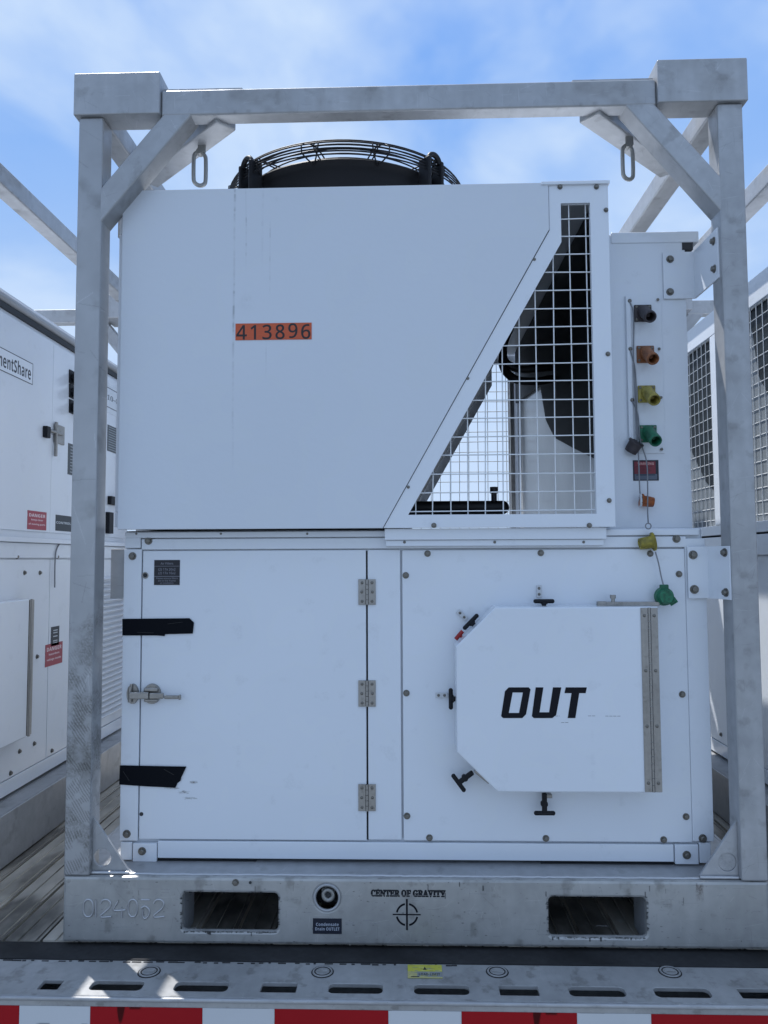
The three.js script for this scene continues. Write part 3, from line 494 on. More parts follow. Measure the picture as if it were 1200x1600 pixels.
    for (const f of [0.045, 0.345, 0.645, 0.95]) for (const s of [-1, 1]) screwAt(V(cx + s * 0.0135, lerp(k.y1, k.y0, f), HZ + 0.0025), h, 1.1);
  }
  { // letters O U T
    const P2 = (l) => l.map(([x, y]) => at(x, y, HZ)), put = (pts, hole) => part('letter', poly(P2(pts), HZ + 0.0008, 0.0007, hole ? [P2(hole)] : [], 0), M.vinyl, hatch);
    put([[783, 1119], [786, 1122], [816, 1122], [822, 1116], [829, 1077], [826, 1074], [795, 1074], [789, 1080]].reverse(), [[795, 1114], [801, 1082], [817, 1082], [811, 1114]]);
    put([[831, 1119], [834, 1122], [863, 1122], [869, 1117], [877, 1074], [864, 1074], [858, 1113], [843, 1113], [849, 1074], [837, 1074]].reverse());
    put([[882, 1083], [893, 1083], [887, 1122], [899, 1122], [905, 1083], [915, 1083], [917, 1074], [884, 1074]]);
  }
  { // pencil marks under the letters
    const k = rect(866, 1115, 972, 1134, HZ);
    const tex = print(256, 64, (c, w, h) => { c.clearRect(0, 0, w, h); c.fillStyle = 'rgba(60,62,74,.75)'; for (const [x, y, a, b] of [[0, 12, 20, 2], [125, 11, 30, 2], [190, 12, 60, 2], [20, 38, 3, 20], [26, 46, 30, 2]]) for (let n = 0; n < a; n += 3) if ((n * 7 + x) % 5) c.fillRect(x + n, y, 3, b); });
    const g = new THREE.PlaneGeometry(k.x1 - k.x0, k.y1 - k.y0); g.translate((k.x0 + k.x1) / 2, (k.y0 + k.y1) / 2, HZ + 0.0005); part('pencil_mark', g, std({ map: tex, transparent: true, roughness: 0.7 }), hatch);
  }
  { // rod stay above the hatch
    const a = at(938, 944, -0.07), b = at(1031, 941, -0.07); const k = [box(a.x, b.x, a.y - 0.0055, a.y + 0.0065, -0.082, -0.07, 0.002), rod(V(a.x + 0.037, a.y, -0.074), V(a.x + 0.037, a.y + 0.024, -0.074), 0.0055, 12), rod(V(a.x + 0.037, a.y + 0.016, -0.074), V(a.x + 0.037, a.y + 0.026, -0.074), 0.0085, 12), box(a.x - 0.008, a.x + 0.018, a.y - 0.008, a.y + 0.008, -0.085, -0.068, 0.003), box(a.x + 0.02, a.x + 0.14, a.y - 0.012, a.y - 0.0065, -0.108, -0.071, 0.001)];
    part('slide_bolt', k, M.steel, u);
  }
  // rubber draw latches round the hatch: keeper plate, stem and T handle
  function drawLatch(cx, cy, ang, kx, ky, len, label) {   // ang: direction of pull in the picture plane; handle centre at px (cx,cy)
    const zc = -0.078, c = at(cx, cy, zc), dir = V(Math.cos(ang), Math.sin(ang), 0), nr = V(-dir.y, dir.x, 0);
    const pt = (a, b, z = 0) => c.clone().addScaledVector(dir, a).addScaledVector(nr, b).add(V(0, 0, z));
    const root = part('rubber_latch', [rod(pt(0.001, -0.024), pt(0.001, 0.024), 0.0062, 12), (() => { const g = new THREE.SphereGeometry(0.0064, 10, 8); const p = pt(0.001, 0.024); g.translate(p.x, p.y, p.z); return g; })(), (() => { const g = new THREE.SphereGeometry(0.0064, 10, 8); const p = pt(0.001, -0.024); g.translate(p.x, p.y, p.z); return g; })(), bar(pt(-len, 0), pt(0, 0), 0.014, 0.013, 0.004, V(0, 0, 1)), bar(pt(-len * 0.55, 0, -0.004), pt(-len * 0.3, 0, -0.004), 0.02, 0.018, 0.005, V(0, 0, 1))], M.plastic, u, label);
    if (kx !== null) {
      const k = at(kx, ky, F), w = 0.0075, l = 0.018, kd = (a, b) => k.clone().addScaledVector(dir, a).addScaledVector(nr, b);
      part('keeper_plate', [bar(kd(-l, 0).add(V(0, 0, 0.003)), kd(l, 0).add(V(0, 0, 0.003)), 2 * w, 0.004, 0.001, V(0, 0, 1))], M.tapeWhite, root);
      for (const a of [-0.008, 0.009]) screwAt(kd(a, 0).add(V(0, 0, 0.005)), root, 1);
    }
    return root;
  }
  drawLatch(850, 940, Math.PI / 2, 842, 924, 0.012, 'latch closed over the top of the hatch');
  drawLatch(736, 972, Math.PI * 0.75, 722, 961, 0.014, 'latch closed over the upper left corner of the hatch');
  drawLatch(705, 1092, Math.PI, 690, 1086, 0.014, 'latch closed over the left edge of the hatch');
  drawLatch(717, 1223, Math.PI * 1.25 - 0.15, null, 0, 0.05, 'latch hanging open at the lower left of the hatch');
  drawLatch(851, 1270, -Math.PI / 2, null, 0, 0.055, 'latch hanging open under the hatch');
  { const a = at(712, 999, -0.08), b = at(723, 986, -0.08); part('pull_ring', [rod(a, b, 0.006, 10), rod(at(719, 994, -0.08), at(727, 997, -0.085), 0.004, 8)], M.redHandle, u, 'small red pull beside the hatch'); }
  { const a = at(742, 1203, -0.09), b = at(765, 1222, -0.09); part('latch_clip', [bar(a, b, 0.012, 0.012, 0.002), bar(at(848, 1243, -0.09), at(862, 1243, -0.09), 0.02, 0.01, 0.002)], M.steel, u); }
  // ---- electrical box front
  const ez = -0.2, e1 = rect(980, 462, 1036, 708, ez + 0.006);
  part('box_lip', (() => { const k = rect(955, 362, 1092, 379, ez + 0.004); return box(k.x0, k.x1, k.y0, k.y1, -0.6, ez + 0.004, 0.003); })(), M.white, u);
  const hk = rect(1066, 378, 1083, 390, ez + 0.002); part('box_opening', box(hk.x0, hk.x1, hk.y0, hk.y1, ez - 0.02, ez + 0.0015, 0.0004), M.dark, u);
  const plate = part('receptacle_plate', box(e1.x0, e1.x1, e1.y0, e1.y1, ez + 0.0005, ez + 0.006, 0.001), M.white, u);
  part('plate_flange', box(e1.x0, e1.x0 + 0.014, e1.y0 + 0.001, e1.y1 - 0.001, ez + 0.0062, ez + 0.012, 0.0015), M.white, plate);
  for (const [x, y] of [[984, 470], [985, 545], [988, 625], [1028, 468], [1030, 545], [1033, 621], [1034, 702]]) screwAt(at(x, y, ez + 0.012), plate, x < 1000 ? 1.5 : 1.1);
  const recept = (px, py, mat, label) => {
    const z = ez + 0.0065, c = at(px, py, z), h = 0.0265;
    const m = part('power_receptacle', box(c.x - h, c.x + h, c.y - h, c.y + h, z, z + 0.006, 0.003), mat, u, label);
    const prof = [[0.0001, 0.012], [0.0125, 0.012], [0.0125, 0.074], [0.0175, 0.074], [0.0184, 0.066], [0.0172, 0.02], [0.0195, 0.008], [0.0195, -0.004]].map(([r, y]) => new THREE.Vector2(r, y));
    const b = new THREE.LatheGeometry(prof, 28), b2 = new THREE.CylinderGeometry(0.0055, 0.0055, 0.05, 12); b2.translate(0, 0.025, 0);
    const g = join([b, b2]); g.rotateX(Math.PI / 2 + 0.52); g.translate(c.x + 0.002, c.y + 0.004, z + 0.006); part('barrel', g, mat, m);
    for (const sx of [-1, 1]) for (const sy of [-1, 1]) screwAt(V(c.x + sx * 0.0195, c.y + sy * 0.0195, z + 0.006), m, 1.0);
  };
  recept(1004, 490, M.brownCap, 'dark brown receptacle'); recept(1008, 554, M.orange, 'orange receptacle'); recept(1010, 616, M.yellow, 'yellow receptacle'); recept(1012, 678, M.green, 'green receptacle');
  sheet('warning_label', rect(989, 719, 1029, 751, ez), ez, print(256, 208, (c, w, h) => {
    c.fillStyle = '#171b2a'; c.fillRect(0, 0, w, h); c.fillStyle = '#7a2230'; c.fillRect(14, 14, w - 44, 124); c.fillStyle = '#57606e'; c.fillRect(14, 142, w - 30, 56); c.fillStyle = '#d3a9a2'; text(c, '⚠ WARNING', 34, 118, 36, 'sans-serif', 'bold', 190);
    c.fillStyle = '#4c1622'; for (let k = 0; k < 5; k++) c.fillRect(24, 62 + k * 15, 170 - (k * 37) % 50, 6); c.fillStyle = '#232a3c'; c.fillRect(30, 146, 190, 10);
  }), u, 'red and black warning label');
  // bent brackets to the right post
  { // upper
    const k = rect(1037, 393, 1087, 466, -0.19); part('mounting_bracket', [box(k.x0, k.x1, k.y0, k.y1, -0.198, -0.192, 0.001), bar(V(k.x1 - 0.001, (k.y0 + k.y1) / 2, -0.195), V(HW - TW - 0.001, (k.y0 + k.y1) / 2, -0.018), 0.006, k.y1 - k.y0, 0.001)], M.white, u);
    boltPx(1047, 405, -0.192, u, 1); boltPx(1047, 456, -0.192, u, 1);
    const p = [V(k.x1, 0, -0.195), V(HW - TW, 0, -0.018)], a = Math.atan2(p[1].z - p[0].z, p[1].x - p[0].x);
    for (const y of [k.y1 - 0.03, k.y0 + 0.035]) bolt(lerp(p[0].x, p[1].x, 0.84) - 0.003, y, lerp(p[0].z, p[1].z, 0.84) + 0.003, u, 1.05, -a);
  }
  { const k = rect(1075, 854, 1108, 935, -0.1), ym = (k.y0 + k.y1) / 2; part('mounting_bracket', [box(k.x0, k.x1, k.y0, k.y1, -0.104, -0.099, 0.001), bar(V(k.x1 - 0.001, ym, -0.1015), V(HW - TW - 0.001, ym, -0.006), 0.005, k.y1 - k.y0, 0.001)], M.white, u);
    boltPx(1083, 867, -0.099, u, 1.1); boltPx(1085, 921, -0.099, u, 1.1);
    const p = [V(k.x1, 0, -0.1015), V(HW - TW, 0, -0.006)], a = Math.atan2(p[1].z - p[0].z, p[1].x - p[0].x);
    for (const y of [k.y1 - 0.018, k.y0 + 0.02]) bolt(lerp(p[0].x, p[1].x, 0.78) - 0.003, y, lerp(p[0].z, p[1].z, 0.78) + 0.003, u, 1.05, -a); }
  // ---- skid furniture
  { const c = at(511, 1403, 0), t = new THREE.TorusGeometry(0.034, 0.004, 8, 40); t.translate(c.x, c.y, -0.001); const f2 = [new THREE.CylinderGeometry(0.021, 0.021, 0.03, 6), new THREE.TorusGeometry(0.0135, 0.006, 10, 28)];
    f2[0].rotateX(Math.PI / 2); f2[0].translate(c.x + 0.002, c.y + 0.006, -0.03); f2[1].translate(c.x + 0.002, c.y + 0.004, -0.010); const m = part('drain_port', [t], M.alu, u); part('drain_fitting', f2, M.galv, m); const i = new THREE.CylinderGeometry(0.0085, 0.0085, 0.004, 20); i.rotateX(Math.PI / 2); i.translate(c.x + 0.002, c.y + 0.004, -0.0135); part('drain_bore', [i], M.dark, m);
    const bk = new THREE.CylinderGeometry(0.05, 0.05, 0.004, 24); bk.rotateX(Math.PI / 2); bk.translate(c.x, c.y, -0.075); part('port_backing', [bk], M.dark, m); }
  sheet('label', rect(489, 1435, 534, 1459, 0), 0, print(256, 136, (c, w, h) => { c.fillStyle = '#141a2a'; c.fillRect(0, 0, w, h); c.fillStyle = '#aab0bb'; text(c, 'Condensate', 40, w / 2, 52, 'sans-serif', 'bold', 205); text(c, 'Drain OUTLET', 40, w / 2, 92, 'sans-serif', 'bold', 220); }), u, 'black drain outlet label');
  { // stencil
    const k = rect(578, 1387, 697, 1404, 0), tex = print(1024, 146, (c, w, h) => { c.clearRect(0, 0, w, h); c.fillStyle = '#0f121a'; c.strokeStyle = '#0f121a'; c.lineWidth = 6; text(c, 'CENTER OF GRAVITY', 112, w / 2, h / 2 + 4, 'serif', 'bold', 1000); c.lineWidth = 13; c.strokeText('CENTER OF GRAVITY', w / 2, h / 2 + 4, 1000); c.globalCompositeOperation = 'destination-out'; c.fillRect(0, 98, w, 5); seed = 5; for (let n = 0; n < 500; n++) { c.globalAlpha = 0.5; c.fillRect(rnd() * w, rnd() * h, rnd() * 7, rnd() * 4); } });
    const g = new THREE.PlaneGeometry(k.x1 - k.x0, k.y1 - k.y0); g.translate((k.x0 + k.x1) / 2, (k.y0 + k.y1) / 2, 0.0008); part('stencil_lettering', g, std({ map: tex, transparent: true, roughness: 0.7 }), u);
    const c = at(636, 1429, 0), arc = [], R0 = 0.0255, R1 = 0.0305;
    for (let n = 0; n < 4; n++) { const a0 = n * Math.PI / 2 + 0.2, a1 = (n + 1) * Math.PI / 2 - 0.2, s = new THREE.Shape(); s.absarc(c.x, c.y, R1, a0, a1, false); s.absarc(c.x, c.y, R0, a1, a0, true); const e = new THREE.ExtrudeGeometry(s, { depth: 0.0005, bevelEnabled: false, curveSegments: 10 }); e.translate(0, 0, 0.0002); arc.push(e); }
    part('gravity_mark', [...arc, box(c.x - 0.039, c.x + 0.037, c.y - 0.0016, c.y + 0.0016, 0.0002, 0.0008, 0), box(c.x - 0.0028, c.x + 0.0022, c.y - 0.041, c.y - 0.0018, 0.0002, 0.0008, 0), box(c.x - 0.0028, c.x + 0.0022, c.y + 0.0018, c.y + 0.041, 0.0002, 0.0008, 0)], M.vinyl, u);
  }
  { // weld-bead serial number 0124052
    const D = { 0: [[[0.3, 0], [0.7, 0], [1, 0.2], [1, 0.8], [0.7, 1], [0.3, 1], [0, 0.8], [0, 0.2], [0.3, 0]]], 1: [[[0.5, 0], [0.5, 1]]], 2: [[[0, 0.78], [0.2, 0.97], [0.7, 1], [1, 0.8], [0.9, 0.55], [0, 0], [1.1, 0]]], 4: [[[0.4, 0.95], [0, 0.4], [1.1, 0.4]], [[0.75, 0.55], [0.75, -0.05]]], 5: [[[1, 1], [0.1, 1]], [[0.1, 0.5], [0.5, 0.62], [0.95, 0.4], [0.9, 0.05], [0.5, -0.12], [0.3, 0], [0.3, 0.45]]] };
    const segs = [['0', 131, 145], ['1', 147, 153], ['2', 157, 173], ['4', 178, 195], ['0', 201, 214], ['5', 219, 234], ['2', 240, 256]];
    for (const [d2, xa, xb] of segs) { const a = at(xa, 1432, 0), b = at(xb, 1406, 0), gs = D[d2].map(l => { const pts = []; l.forEach(([x, y], i) => { pts.push(V(lerp(a.x, b.x, x), lerp(a.y, b.y, y), 0.0008)); }); return tube(pts, 0.0026, 28, 6); }); part('weld_numeral', gs, M.bead, u); }
  }
  boltPx(368, 1379, 0, u, 0.8); { const p = at(391, 1379, 0), g = new THREE.CylinderGeometry(0.004, 0.004, 0.001, 12); g.rotateX(Math.PI / 2); g.translate(p.x, p.y, 0.0005); part('hole', [g], M.dark, u); }
  { // scuffs round the fork pockets, drips, scratches and a rust run on the skid face
    const x0 = -HW + 0.004, x1 = HW - 0.004, y0 = YB + 0.003, y1 = YS - 0.004, CW = 2048, CH = Math.round(2048 * (y1 - y0) / (x1 - x0));
    const tex = print(CW, CH, (c) => {
      c.clearRect(0, 0, CW, CH); seed = 91; const X = x => (x - x0) / (x1 - x0) * CW, Y = y => (y1 - y) / (y1 - y0) * CH;
      for (const k of [rect(285, 1396, 434, 1455, 0), rect(858, 1403, 1010, 1464, 0)]) {
        const a = X(k.x0), b = X(k.x1), t = Y(k.y1), d = Y(k.y0);
        for (let n = 0; n < 520; n++) { const f = rnd(), side = n % 4, j = rnd() * rnd() * 5, w = 1 + rnd() * 5, h = 1 + rnd() * 3; c.fillStyle = `rgba(20,22,28,${0.15 + 0.45 * rnd()})`; const keep = Math.sin(f * 19 + side * 2) + Math.sin(f * 47 + side) > 0.1; if (!keep && side !== 1) continue;
          if (side === 0) c.fillRect(a + f * (b - a), t - j - h, w, h); else if (side === 1) c.fillRect(a + 8 + f * (b - a - 16), d + j * 0.8, w * 1.4, h); else if (side === 2) c.fillRect(a - j - w, t + f * (d - t), w, h); else c.fillRect(b + j, t + f * (d - t), w, h); }
        for (let n = 0; n < 7; n++) { c.fillStyle = 'rgba(18,20,26,.7)'; const x = a + rnd() * (b - a); c.fillRect(x, d + 1, 2 + rnd() * 3, 4 + rnd() * 9); }
      }
      for (let n = 0; n < 16; n++) { c.fillStyle = `rgba(30,33,40,${0.25 + rnd() * 0.35})`; c.fillRect(rnd() * CW, rnd() * CH * 0.25, 1 + rnd() * 3, 6 + rnd() * 22); }
      for (let n = 0; n < 260; n++) { c.fillStyle = `rgba(34,37,44,${0.15 + rnd() * 0.35})`; c.fillRect(rnd() * CW, rnd() * CH, 1 + rnd() * 6, 1 + rnd() * 2); }
      for (let n = 0; n < 60; n++) { c.fillStyle = `rgba(196,200,206,${0.15 + rnd() * 0.25})`; c.fillRect(rnd() * CW, rnd() * CH, 6 + rnd() * 46, 1); }
      const rx = X(at(1092, 1380, 0).x); for (let n = 0; n < 160; n++) { const t = rnd(); c.fillStyle = `rgba(92,68,50,${0.05 + 0.12 * (1 - t) * rnd()})`; c.fillRect(rx + (rnd() - 0.5) * 22, t * 46, 1 + rnd() * 4, 2 + rnd() * 7); }
    });
    const g = new THREE.PlaneGeometry(x1 - x0, y1 - y0); g.translate((x0 + x1) / 2, (y0 + y1) / 2, 0.0004); part('scuff_mark', g, std({ map: tex, transparent: true, roughness: 0.75 }), u, 'black rubber scuffs, drips and a rust run on the skid face');
  }
  { // weld along the top front edge of the skid
    const pts = []; seed = 77; for (let n = 0; n <= 160; n++) pts.push(V(lerp(-HW + 0.17, HW - 0.17, n / 160), YS - 0.0005 + (rnd() - 0.5) * 0.0012, -0.0195 + (rnd() - 0.5) * 0.002)); part('weld_bead', [tube(pts, 0.005, 480, 6)], M.bead, u);
  }
}

// ------------------------------------------------------------------ dust caps on lanyards, lifting links
{
  const cord = (pts, o) => part('lanyard', [tube(pts.map(([x, y, z]) => at(x, y, z)), 0.002, 60, 6)], M.cable, o);
  const capGeo = (r, l, fl) => { const p = [[0.0001, 0], [r * fl, 0], [r * fl, 0.005], [r, 0.007], [r * 0.96, l * 0.7], [r * 0.88, l], [r * 0.6, l], [r * 0.55, l - 0.008], [0.0001, l - 0.008]].map(([a, b]) => new THREE.Vector2(a, b)); return clean(new THREE.LatheGeometry(p, 26)); };
  const put = (g, rx, ry, rz, p) => { g.applyMatrix4(new THREE.Matrix4().makeRotationFromEuler(new THREE.Euler(rx, ry, rz))); g.translate(p.x, p.y, p.z); return g; };
  const E0 = -0.175, L = -0.088;
  const mk = (name, label, build) => { const o = thing(name, label, 'dust cap', [0, 0, 0], 'plug caps hanging below the receptacles'); build(o); return o; };
  mk('dust_cap', 'dark brown plug cap hanging left of the green receptacle', o => {
    part('cap_body', [put(capGeo(0.021, 0.036, 1.15), 0.5, 0, 2.7, at(995, 690, E0))], M.brownCap, o); cord([[984, 471, -0.186], [989, 485, -0.186], [990, 560, -0.184], [993, 640, -0.18], [995, 688, E0]], o); });
  mk('dust_cap', 'bright orange plug cap hanging below the red warning label', o => {
    part('cap_body', [put(capGeo(0.0165, 0.038, 1.25), 0.15, 0, -1.72, at(1001, 782, E0))], M.orangeCap, o);
    const t = new THREE.TorusGeometry(0.018, 0.004, 8, 20); part('cap_collar', [put(t, 0, 1.4, 0, at(1001, 782, E0))], M.tapeWhite, o);
    cord([[985, 547, -0.186], [992, 575, -0.184], [995, 640, -0.182], [998, 720, -0.178], [999, 750, E0], [1000, 774, E0]], o); });
  mk('dust_cap', 'yellow plug cap with flange hanging on the cabinet top strip', o => {
    part('cap_body', [put(capGeo(0.018, 0.042, 1.5), 0.25, 0, 1.75, at(1022, 846, L))], M.yellowCap, o);
    const c = at(1013, 822, L); const t = new THREE.TorusGeometry(0.008, 0.0018, 6, 20); t.translate(c.x, c.y, c.z); part('split_ring', [t], M.cable, o);
    cord([[988, 627, -0.186], [996, 645, -0.184], [1001, 690, -0.18], [1010, 720, -0.178], [1012, 760, -0.17], [1012, 800, -0.12], [1013, 818, L]], o); });
  mk('dust_cap', 'green plug cap hanging lowest above the corner of the OUT hatch', o => {
    const p = at(1038, 932, L + 0.01), d = new THREE.CylinderGeometry(0.025, 0.027, 0.016, 28); d.rotateX(Math.PI / 2); d.translate(p.x, p.y, p.z);
    const k = new THREE.CylinderGeometry(0.019, 0.023, 0.014, 28); k.rotateX(Math.PI / 2); k.translate(p.x, p.y, p.z + 0.014);
    part('cap_body', [d, k], M.green, o); part('cap_tab', [box(p.x - 0.012, p.x + 0.012, p.y + 0.018, p.y + 0.034, p.z - 0.006, p.z + 0.006, 0.003)], M.green, o);
    part('cap_knob', [rod(V(p.x + 0.014, p.y - 0.020, p.z), V(p.x + 0.032, p.y - 0.008, p.z + 0.004), 0.009, 14)], M.green, o);
    cord([[1024, 862, L], [1029, 880, L], [1033, 900, L], [1037, 916, L + 0.006]], o); });
  // lifting links under the roof struts
  for (const [px, lab] of [[312, 'oblong steel lifting link hanging under the left roof strut beside the fan'], [981, 'oblong steel lifting link hanging under the right roof strut above the electrical box']]) {
    const z = -0.15, p = at(px, px < 600 ? 264 : 254, z), x = p.x, o = thing('lifting_link', lab, 'lifting link', [x, p.y, z], 'lifting links under the roof struts');
    const w = 0.018, h = 0.041, pts = []; for (let k = 0; k < 24; k++) { const a = k / 24 * Math.PI * 2; pts.push(V(Math.cos(a) * w, Math.sin(a) * w + (Math.sin(a) >= 0 ? h : -h) * 0.85, 0)); }
    const g = tube(pts, 0.0063, 90, 10, true); g.rotateY(0.35); part('link_ring', [g], M.galv, o);
    part('link_lug', [rod(V(0, h + 0.012, -0.012), V(0, h + 0.012, 0.012), 0.009, 12), box(-0.006, 0.018, h + 0.012, h + 0.04, -0.005, 0.005, 0.002)], M.galv, o);
  }
}

// ------------------------------------------------------------------ left unit's flank (faces the gap)
{
  const u = leftUnit, XE = OL + EX, XL = OL + 0.855;
  const side = (name, pts, X, t, mat, label, r = 0.001) => { // pts: [px,py] corners top-left, bottom-right on plane x = X
    const a = atX(pts[0], pts[1], X), b = atX(pts[2], pts[3], X); return part(name, box(X - OL, X - OL + t, Math.min(a.y, b.y), Math.max(a.y, b.y), Math.min(a.z, b.z), Math.max(a.z, b.z), r), mat, u, label); };
  const yEdge = 2.012;
  part('roof_edge', [rod(V(XE - OL + 0.004, yEdge + 0.006, -0.2), V(XE - OL + 0.004, yEdge + 0.006, -1.88), 0.017, 14)], M.alu, u);
  part('roof_seal', box(XE - OL, XE - OL + 0.010, yEdge - 0.036, yEdge - 0.012, -1.86, -0.21, 0.001), M.black, u);
  const zs = atX(78, 700, XE).z;
  const dr = part('access_door', box(XE - OL + 0.0005, XE - OL + 0.008, 1.165, yEdge - 0.05, zs + 0.0025, -0.21, 0.002), M.white, u);
  part('side_panel', box(XE - OL + 0.0005, XE - OL + 0.006, 1.165, yEdge - 0.05, -1.87, zs - 0.0025, 0.002), M.white, u);
  const XS = XE + 0.0085;
  const sideSheet = (name, px, py, px1, py1, tex, label, X = XS) => { const a = atX(px, py, X), b = atX(px1, py1, X); const g = new THREE.BoxGeometry(Math.abs(a.z - b.z), Math.abs(a.y - b.y), 0.001); g.rotateY(Math.PI / 2); g.translate(X - OL, (a.y + b.y) / 2, (a.z + b.z) / 2); part(name, g, std({ map: tex, roughness: 0.4 }), u, label); };
  { // nameplate outline: only its right end is in view
    const a = atX(0, 545, XS), b = atX(51, 593, XS), c = atX(51, 568, XS), e = atX(51, 602, XS); const hgt = c.y - e.y, z1 = b.z, z0 = z1 + 0.42;
    const g = new THREE.BoxGeometry(z0 - z1, hgt, 0.001); g.rotateY(Math.PI / 2); g.translate(XS - OL, (c.y + e.y) / 2, (z0 + z1) / 2);
    part('nameplate', g, std({ roughness: 0.4, map: print(1024, Math.round(1024 * hgt / 0.42), (x, w, h) => { x.fillStyle = '#dfe3e8'; x.fillRect(0, 0, w, h); x.strokeStyle = '#1d232e'; x.lineWidth = 8; x.strokeRect(5, 5, w - 10, h - 10); x.fillStyle = '#1d232e'; x.font = `bold ${Math.round(h * 0.78)}px sans-serif`; x.textAlign = 'right'; x.textBaseline = 'middle'; x.fillText('EquipmentShare', w - 34, h * 0.53, w - 70); }) }), u, 'white nameplate with black lettering');
  }
  const warn = (bg, lines) => print(128, 128, (x, w, h) => { x.fillStyle = bg; x.fillRect(0, 0, w, h); x.fillStyle = '#d9cfd0'; lines.forEach((s, i) => text(x, s, i ? 16 : 30, w / 2, 30 + i * 30, 'sans-serif', 'bold', 112)); });
  sideSheet('warning_sticker', 43, 797, 72, 829, warn('#9d3442', ['DANGER', 'keep clear', 'of moving parts']), 'red warning sticker low on the access door');
  sideSheet('black_sticker', 87, 804, 111, 831, print(128, 128, (x, w, h) => { x.fillStyle = '#20262c'; x.fillRect(0, 0, w, h); x.fillStyle = '#c9ced2'; text(x, 'CONTROL', 26, w / 2, 62); }), 'small black sticker beside the red one', XE + 0.0065);
  sideSheet('black_sticker', 106.5, 692, 122, 745, print(64, 256, (x, w, h) => { x.fillStyle = '#3a3f42'; x.fillRect(0, 0, w, h); x.fillStyle = '#9aa0a4'; for (let k = 0; k < 9; k++) x.fillRect(14, 20 + k * 26, 36, 8); }), 'tall dark sticker beside the post', XE + 0.0065);
  sideSheet('black_sticker', 168, 663, 184, 710, print(128, 256, (x, w, h) => { x.fillStyle = '#44494d'; x.fillRect(0, 0, w, h); x.fillStyle = '#8d9498'; for (let k = 0; k < 10; k++) x.fillRect(14, 14 + k * 24, 100, 9); }), 'dark sticker past the post', XE + 0.0065);
  sideSheet('white_sticker', 166, 598, 185, 652, print(128, 256, (x, w, h) => { x.fillStyle = '#dbe0e5'; x.fillRect(0, 0, w, h); x.fillStyle = '#4a5058'; text(x, '10-4', 64, w / 2, 120, 'serif', 'bold', 110); x.fillRect(10, 30, 108, 8); x.fillRect(10, 205, 108, 8); }), 'white sticker past the post', XE + 0.0065);
  for (const [a, b, c, d2] of [[168, 775, 179, 790], [165, 800, 171, 834]]) side('cable_gland', [a, b, c, d2], XE + 0.006, 0.02, M.plastic);
  for (const y of [590, 612, 636]) { const p = atX(112, y, XE + 0.006); const m = part('side_receptacle', [box(XE - OL + 0.006, XE - OL + 0.012, p.y - 0.03, p.y + 0.03, p.z - 0.03, p.z + 0.03, 0.002), rod(V(XE - OL + 0.01, p.y, p.z), V(XE - OL + 0.06, p.y - 0.02, p.z), 0.02, 16)], M.plastic, u); }
  { const p = atX(84, 676, XE + 0.008), pz = atX(70, 676, XE + 0.008); const x = XE - OL + 0.008;
    const l = part('door_latch', [box(x, x + 0.02, pz.y - 0.022, pz.y + 0.025, pz.z - 0.012, pz.z + 0.02, 0.003)], M.plastic, dr);
    part('latch_plate', [box(x - 0.002, x + 0.004, p.y - 0.04, p.y + 0.04, p.z - 0.095, p.z - 0.005, 0.003), box(x + 0.004, x + 0.016, p.y - 0.1, p.y + 0.045, p.z - 0.006, p.z + 0.006, 0.003), rod(V(x + 0.01, p.y, p.z + 0.06), V(x + 0.01, p.y, p.z - 0.05), 0.007, 10)], M.steel, dr); }
  // ledge between cabinets and lower panels
  part('side_ledge', [box(0.853, 0.885, 1.12, 1.139, -1.9, -0.16, 0.002), box(0.8535, 0.870, 1.06, 1.118, -1.9, -0.14, 0.002)], M.white, u);
  const xl = 0.8555;
  part('lower_side_panel', [box(xl, xl + 0.008, 0.245, 1.055, atX(41, 900, XL).z - 0.18, -0.13, 0.002)], M.white, u);
  const zc = atX(41, 900, XL).z - 0.184;
  part('lower_side_panel', [box(xl, xl + 0.008, 0.245, 1.055, -1.34, zc, 0.002)], M.white, u);
  part('side_sill', [box(xl, xl + 0.012, 0.19, 0.243, -1.9, -0.12, 0.002)], M.white, u);
  { const a = atX(43, 936, XL + 0.05), b = atX(43, 1148, XL + 0.05); const x = xl + 0.008; const h = part('side_hatch', box(x + 0.0005, x + 0.055, b.y, a.y, a.z + 0.012, a.z + 0.6, 0.004), M.white, u); part('hatch_hinge', [box(x + 0.0005, x + 0.058, b.y + 0.003, a.y - 0.003, a.z - 0.022, a.z + 0.0105, 0.002), rod(V(x + 0.058, b.y, a.z), V(x + 0.058, a.y, a.z), 0.005, 10)], M.steel, u); }
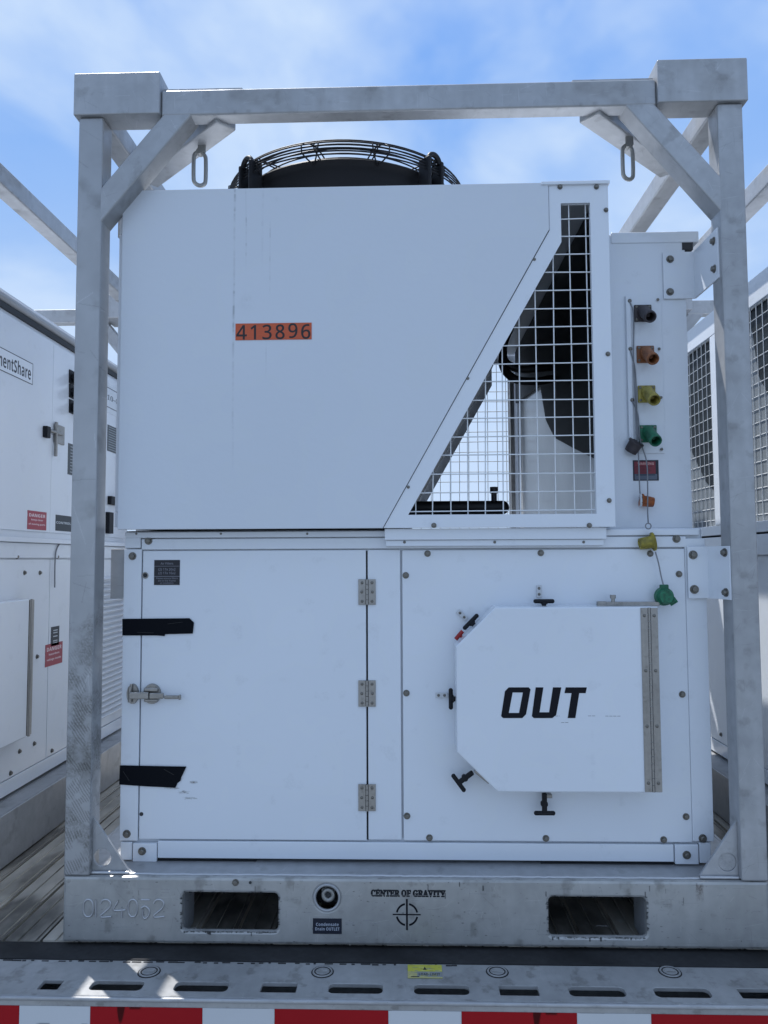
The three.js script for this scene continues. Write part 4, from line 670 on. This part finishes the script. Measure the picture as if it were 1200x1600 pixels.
  sideSheet('black_sticker', 80, 980, 92, 1007, print(64, 128, (x, w, h) => { x.fillStyle = '#1b2028'; x.fillRect(0, 0, w, h); x.fillStyle = '#b9bfc4'; for (const y of [22, 38, 62, 92, 106]) x.fillRect(16, y, 34, 7); }), 'narrow black sticker over the red warning', XL + 0.0095);
  sideSheet('warning_sticker', 71, 1008, 97, 1035, warn('#9b3340', ['DANGER', 'hazardous', 'voltage inside']), 'red warning sticker on the lower side panel', XL + 0.0095);
  for (const [px, py] of [[62, 895], [89, 870], [57.5, 1026], [53, 1162], [80.5, 1173], [26, 870], [38, 895], [30, 1174], [16, 1208]]) { const p = atX(px, py, XL + 0.0085); bolt(xl + 0.008, p.y, p.z, u, 0.8, Math.PI / 2); }
  { const pts = [[95, 846], [88, 860], [86, 880], [85.5, 918]].map(([a, b]) => { const p = atX(a, b, XL + 0.02); return V(p.x - OL, p.y, p.z); }); part('dangling_cord', [tube(pts, 0.003, 20, 5)], M.cable, u); }
  // louvre panel at the rear
  const lo = part('louvre_panel', box(xl, xl + 0.006, 0.246, 1.054, -1.9, -1.345, 0.002), M.white, u);
  for (let k = 0; k < 26; k++) { const y = 0.30 + k * 0.0265; const g = box(-0.011, 0.011, -0.0035, 0.0035, -0.245, 0.245, 0.0015); g.rotateZ(-0.6); g.translate(xl + 0.014, y, -1.62); part('slat', g, M.white, lo); }
}
// ------------------------------------------------------------------ right unit's flank below the mesh
{
  const u = rightUnit, x = -0.8455;
  part('lower_side_panel', [box(x - 0.008, x - 0.0005, 0.245, 1.055, -1.2, -0.13, 0.002)], M.white, u); part('lower_side_panel', [box(x - 0.008, x - 0.0005, 0.245, 1.055, -1.89, -1.204, 0.002)], M.white, u);
  part('side_ledge', [box(x - 0.022, x - 0.0005, 1.06, 1.139, -1.9, -0.12, 0.002)], M.white, u); part('side_sill', [box(x - 0.012, x - 0.0005, 0.19, 0.243, -1.9, -0.12, 0.002)], M.white, u);
  for (const z of [-0.3, -0.7, -1.1, -1.3, -1.7]) for (const y of [1.03, 0.28]) bolt(x - 0.008, y, z, u, 0.8, -Math.PI / 2);
}
renderer.render(scene, camera);
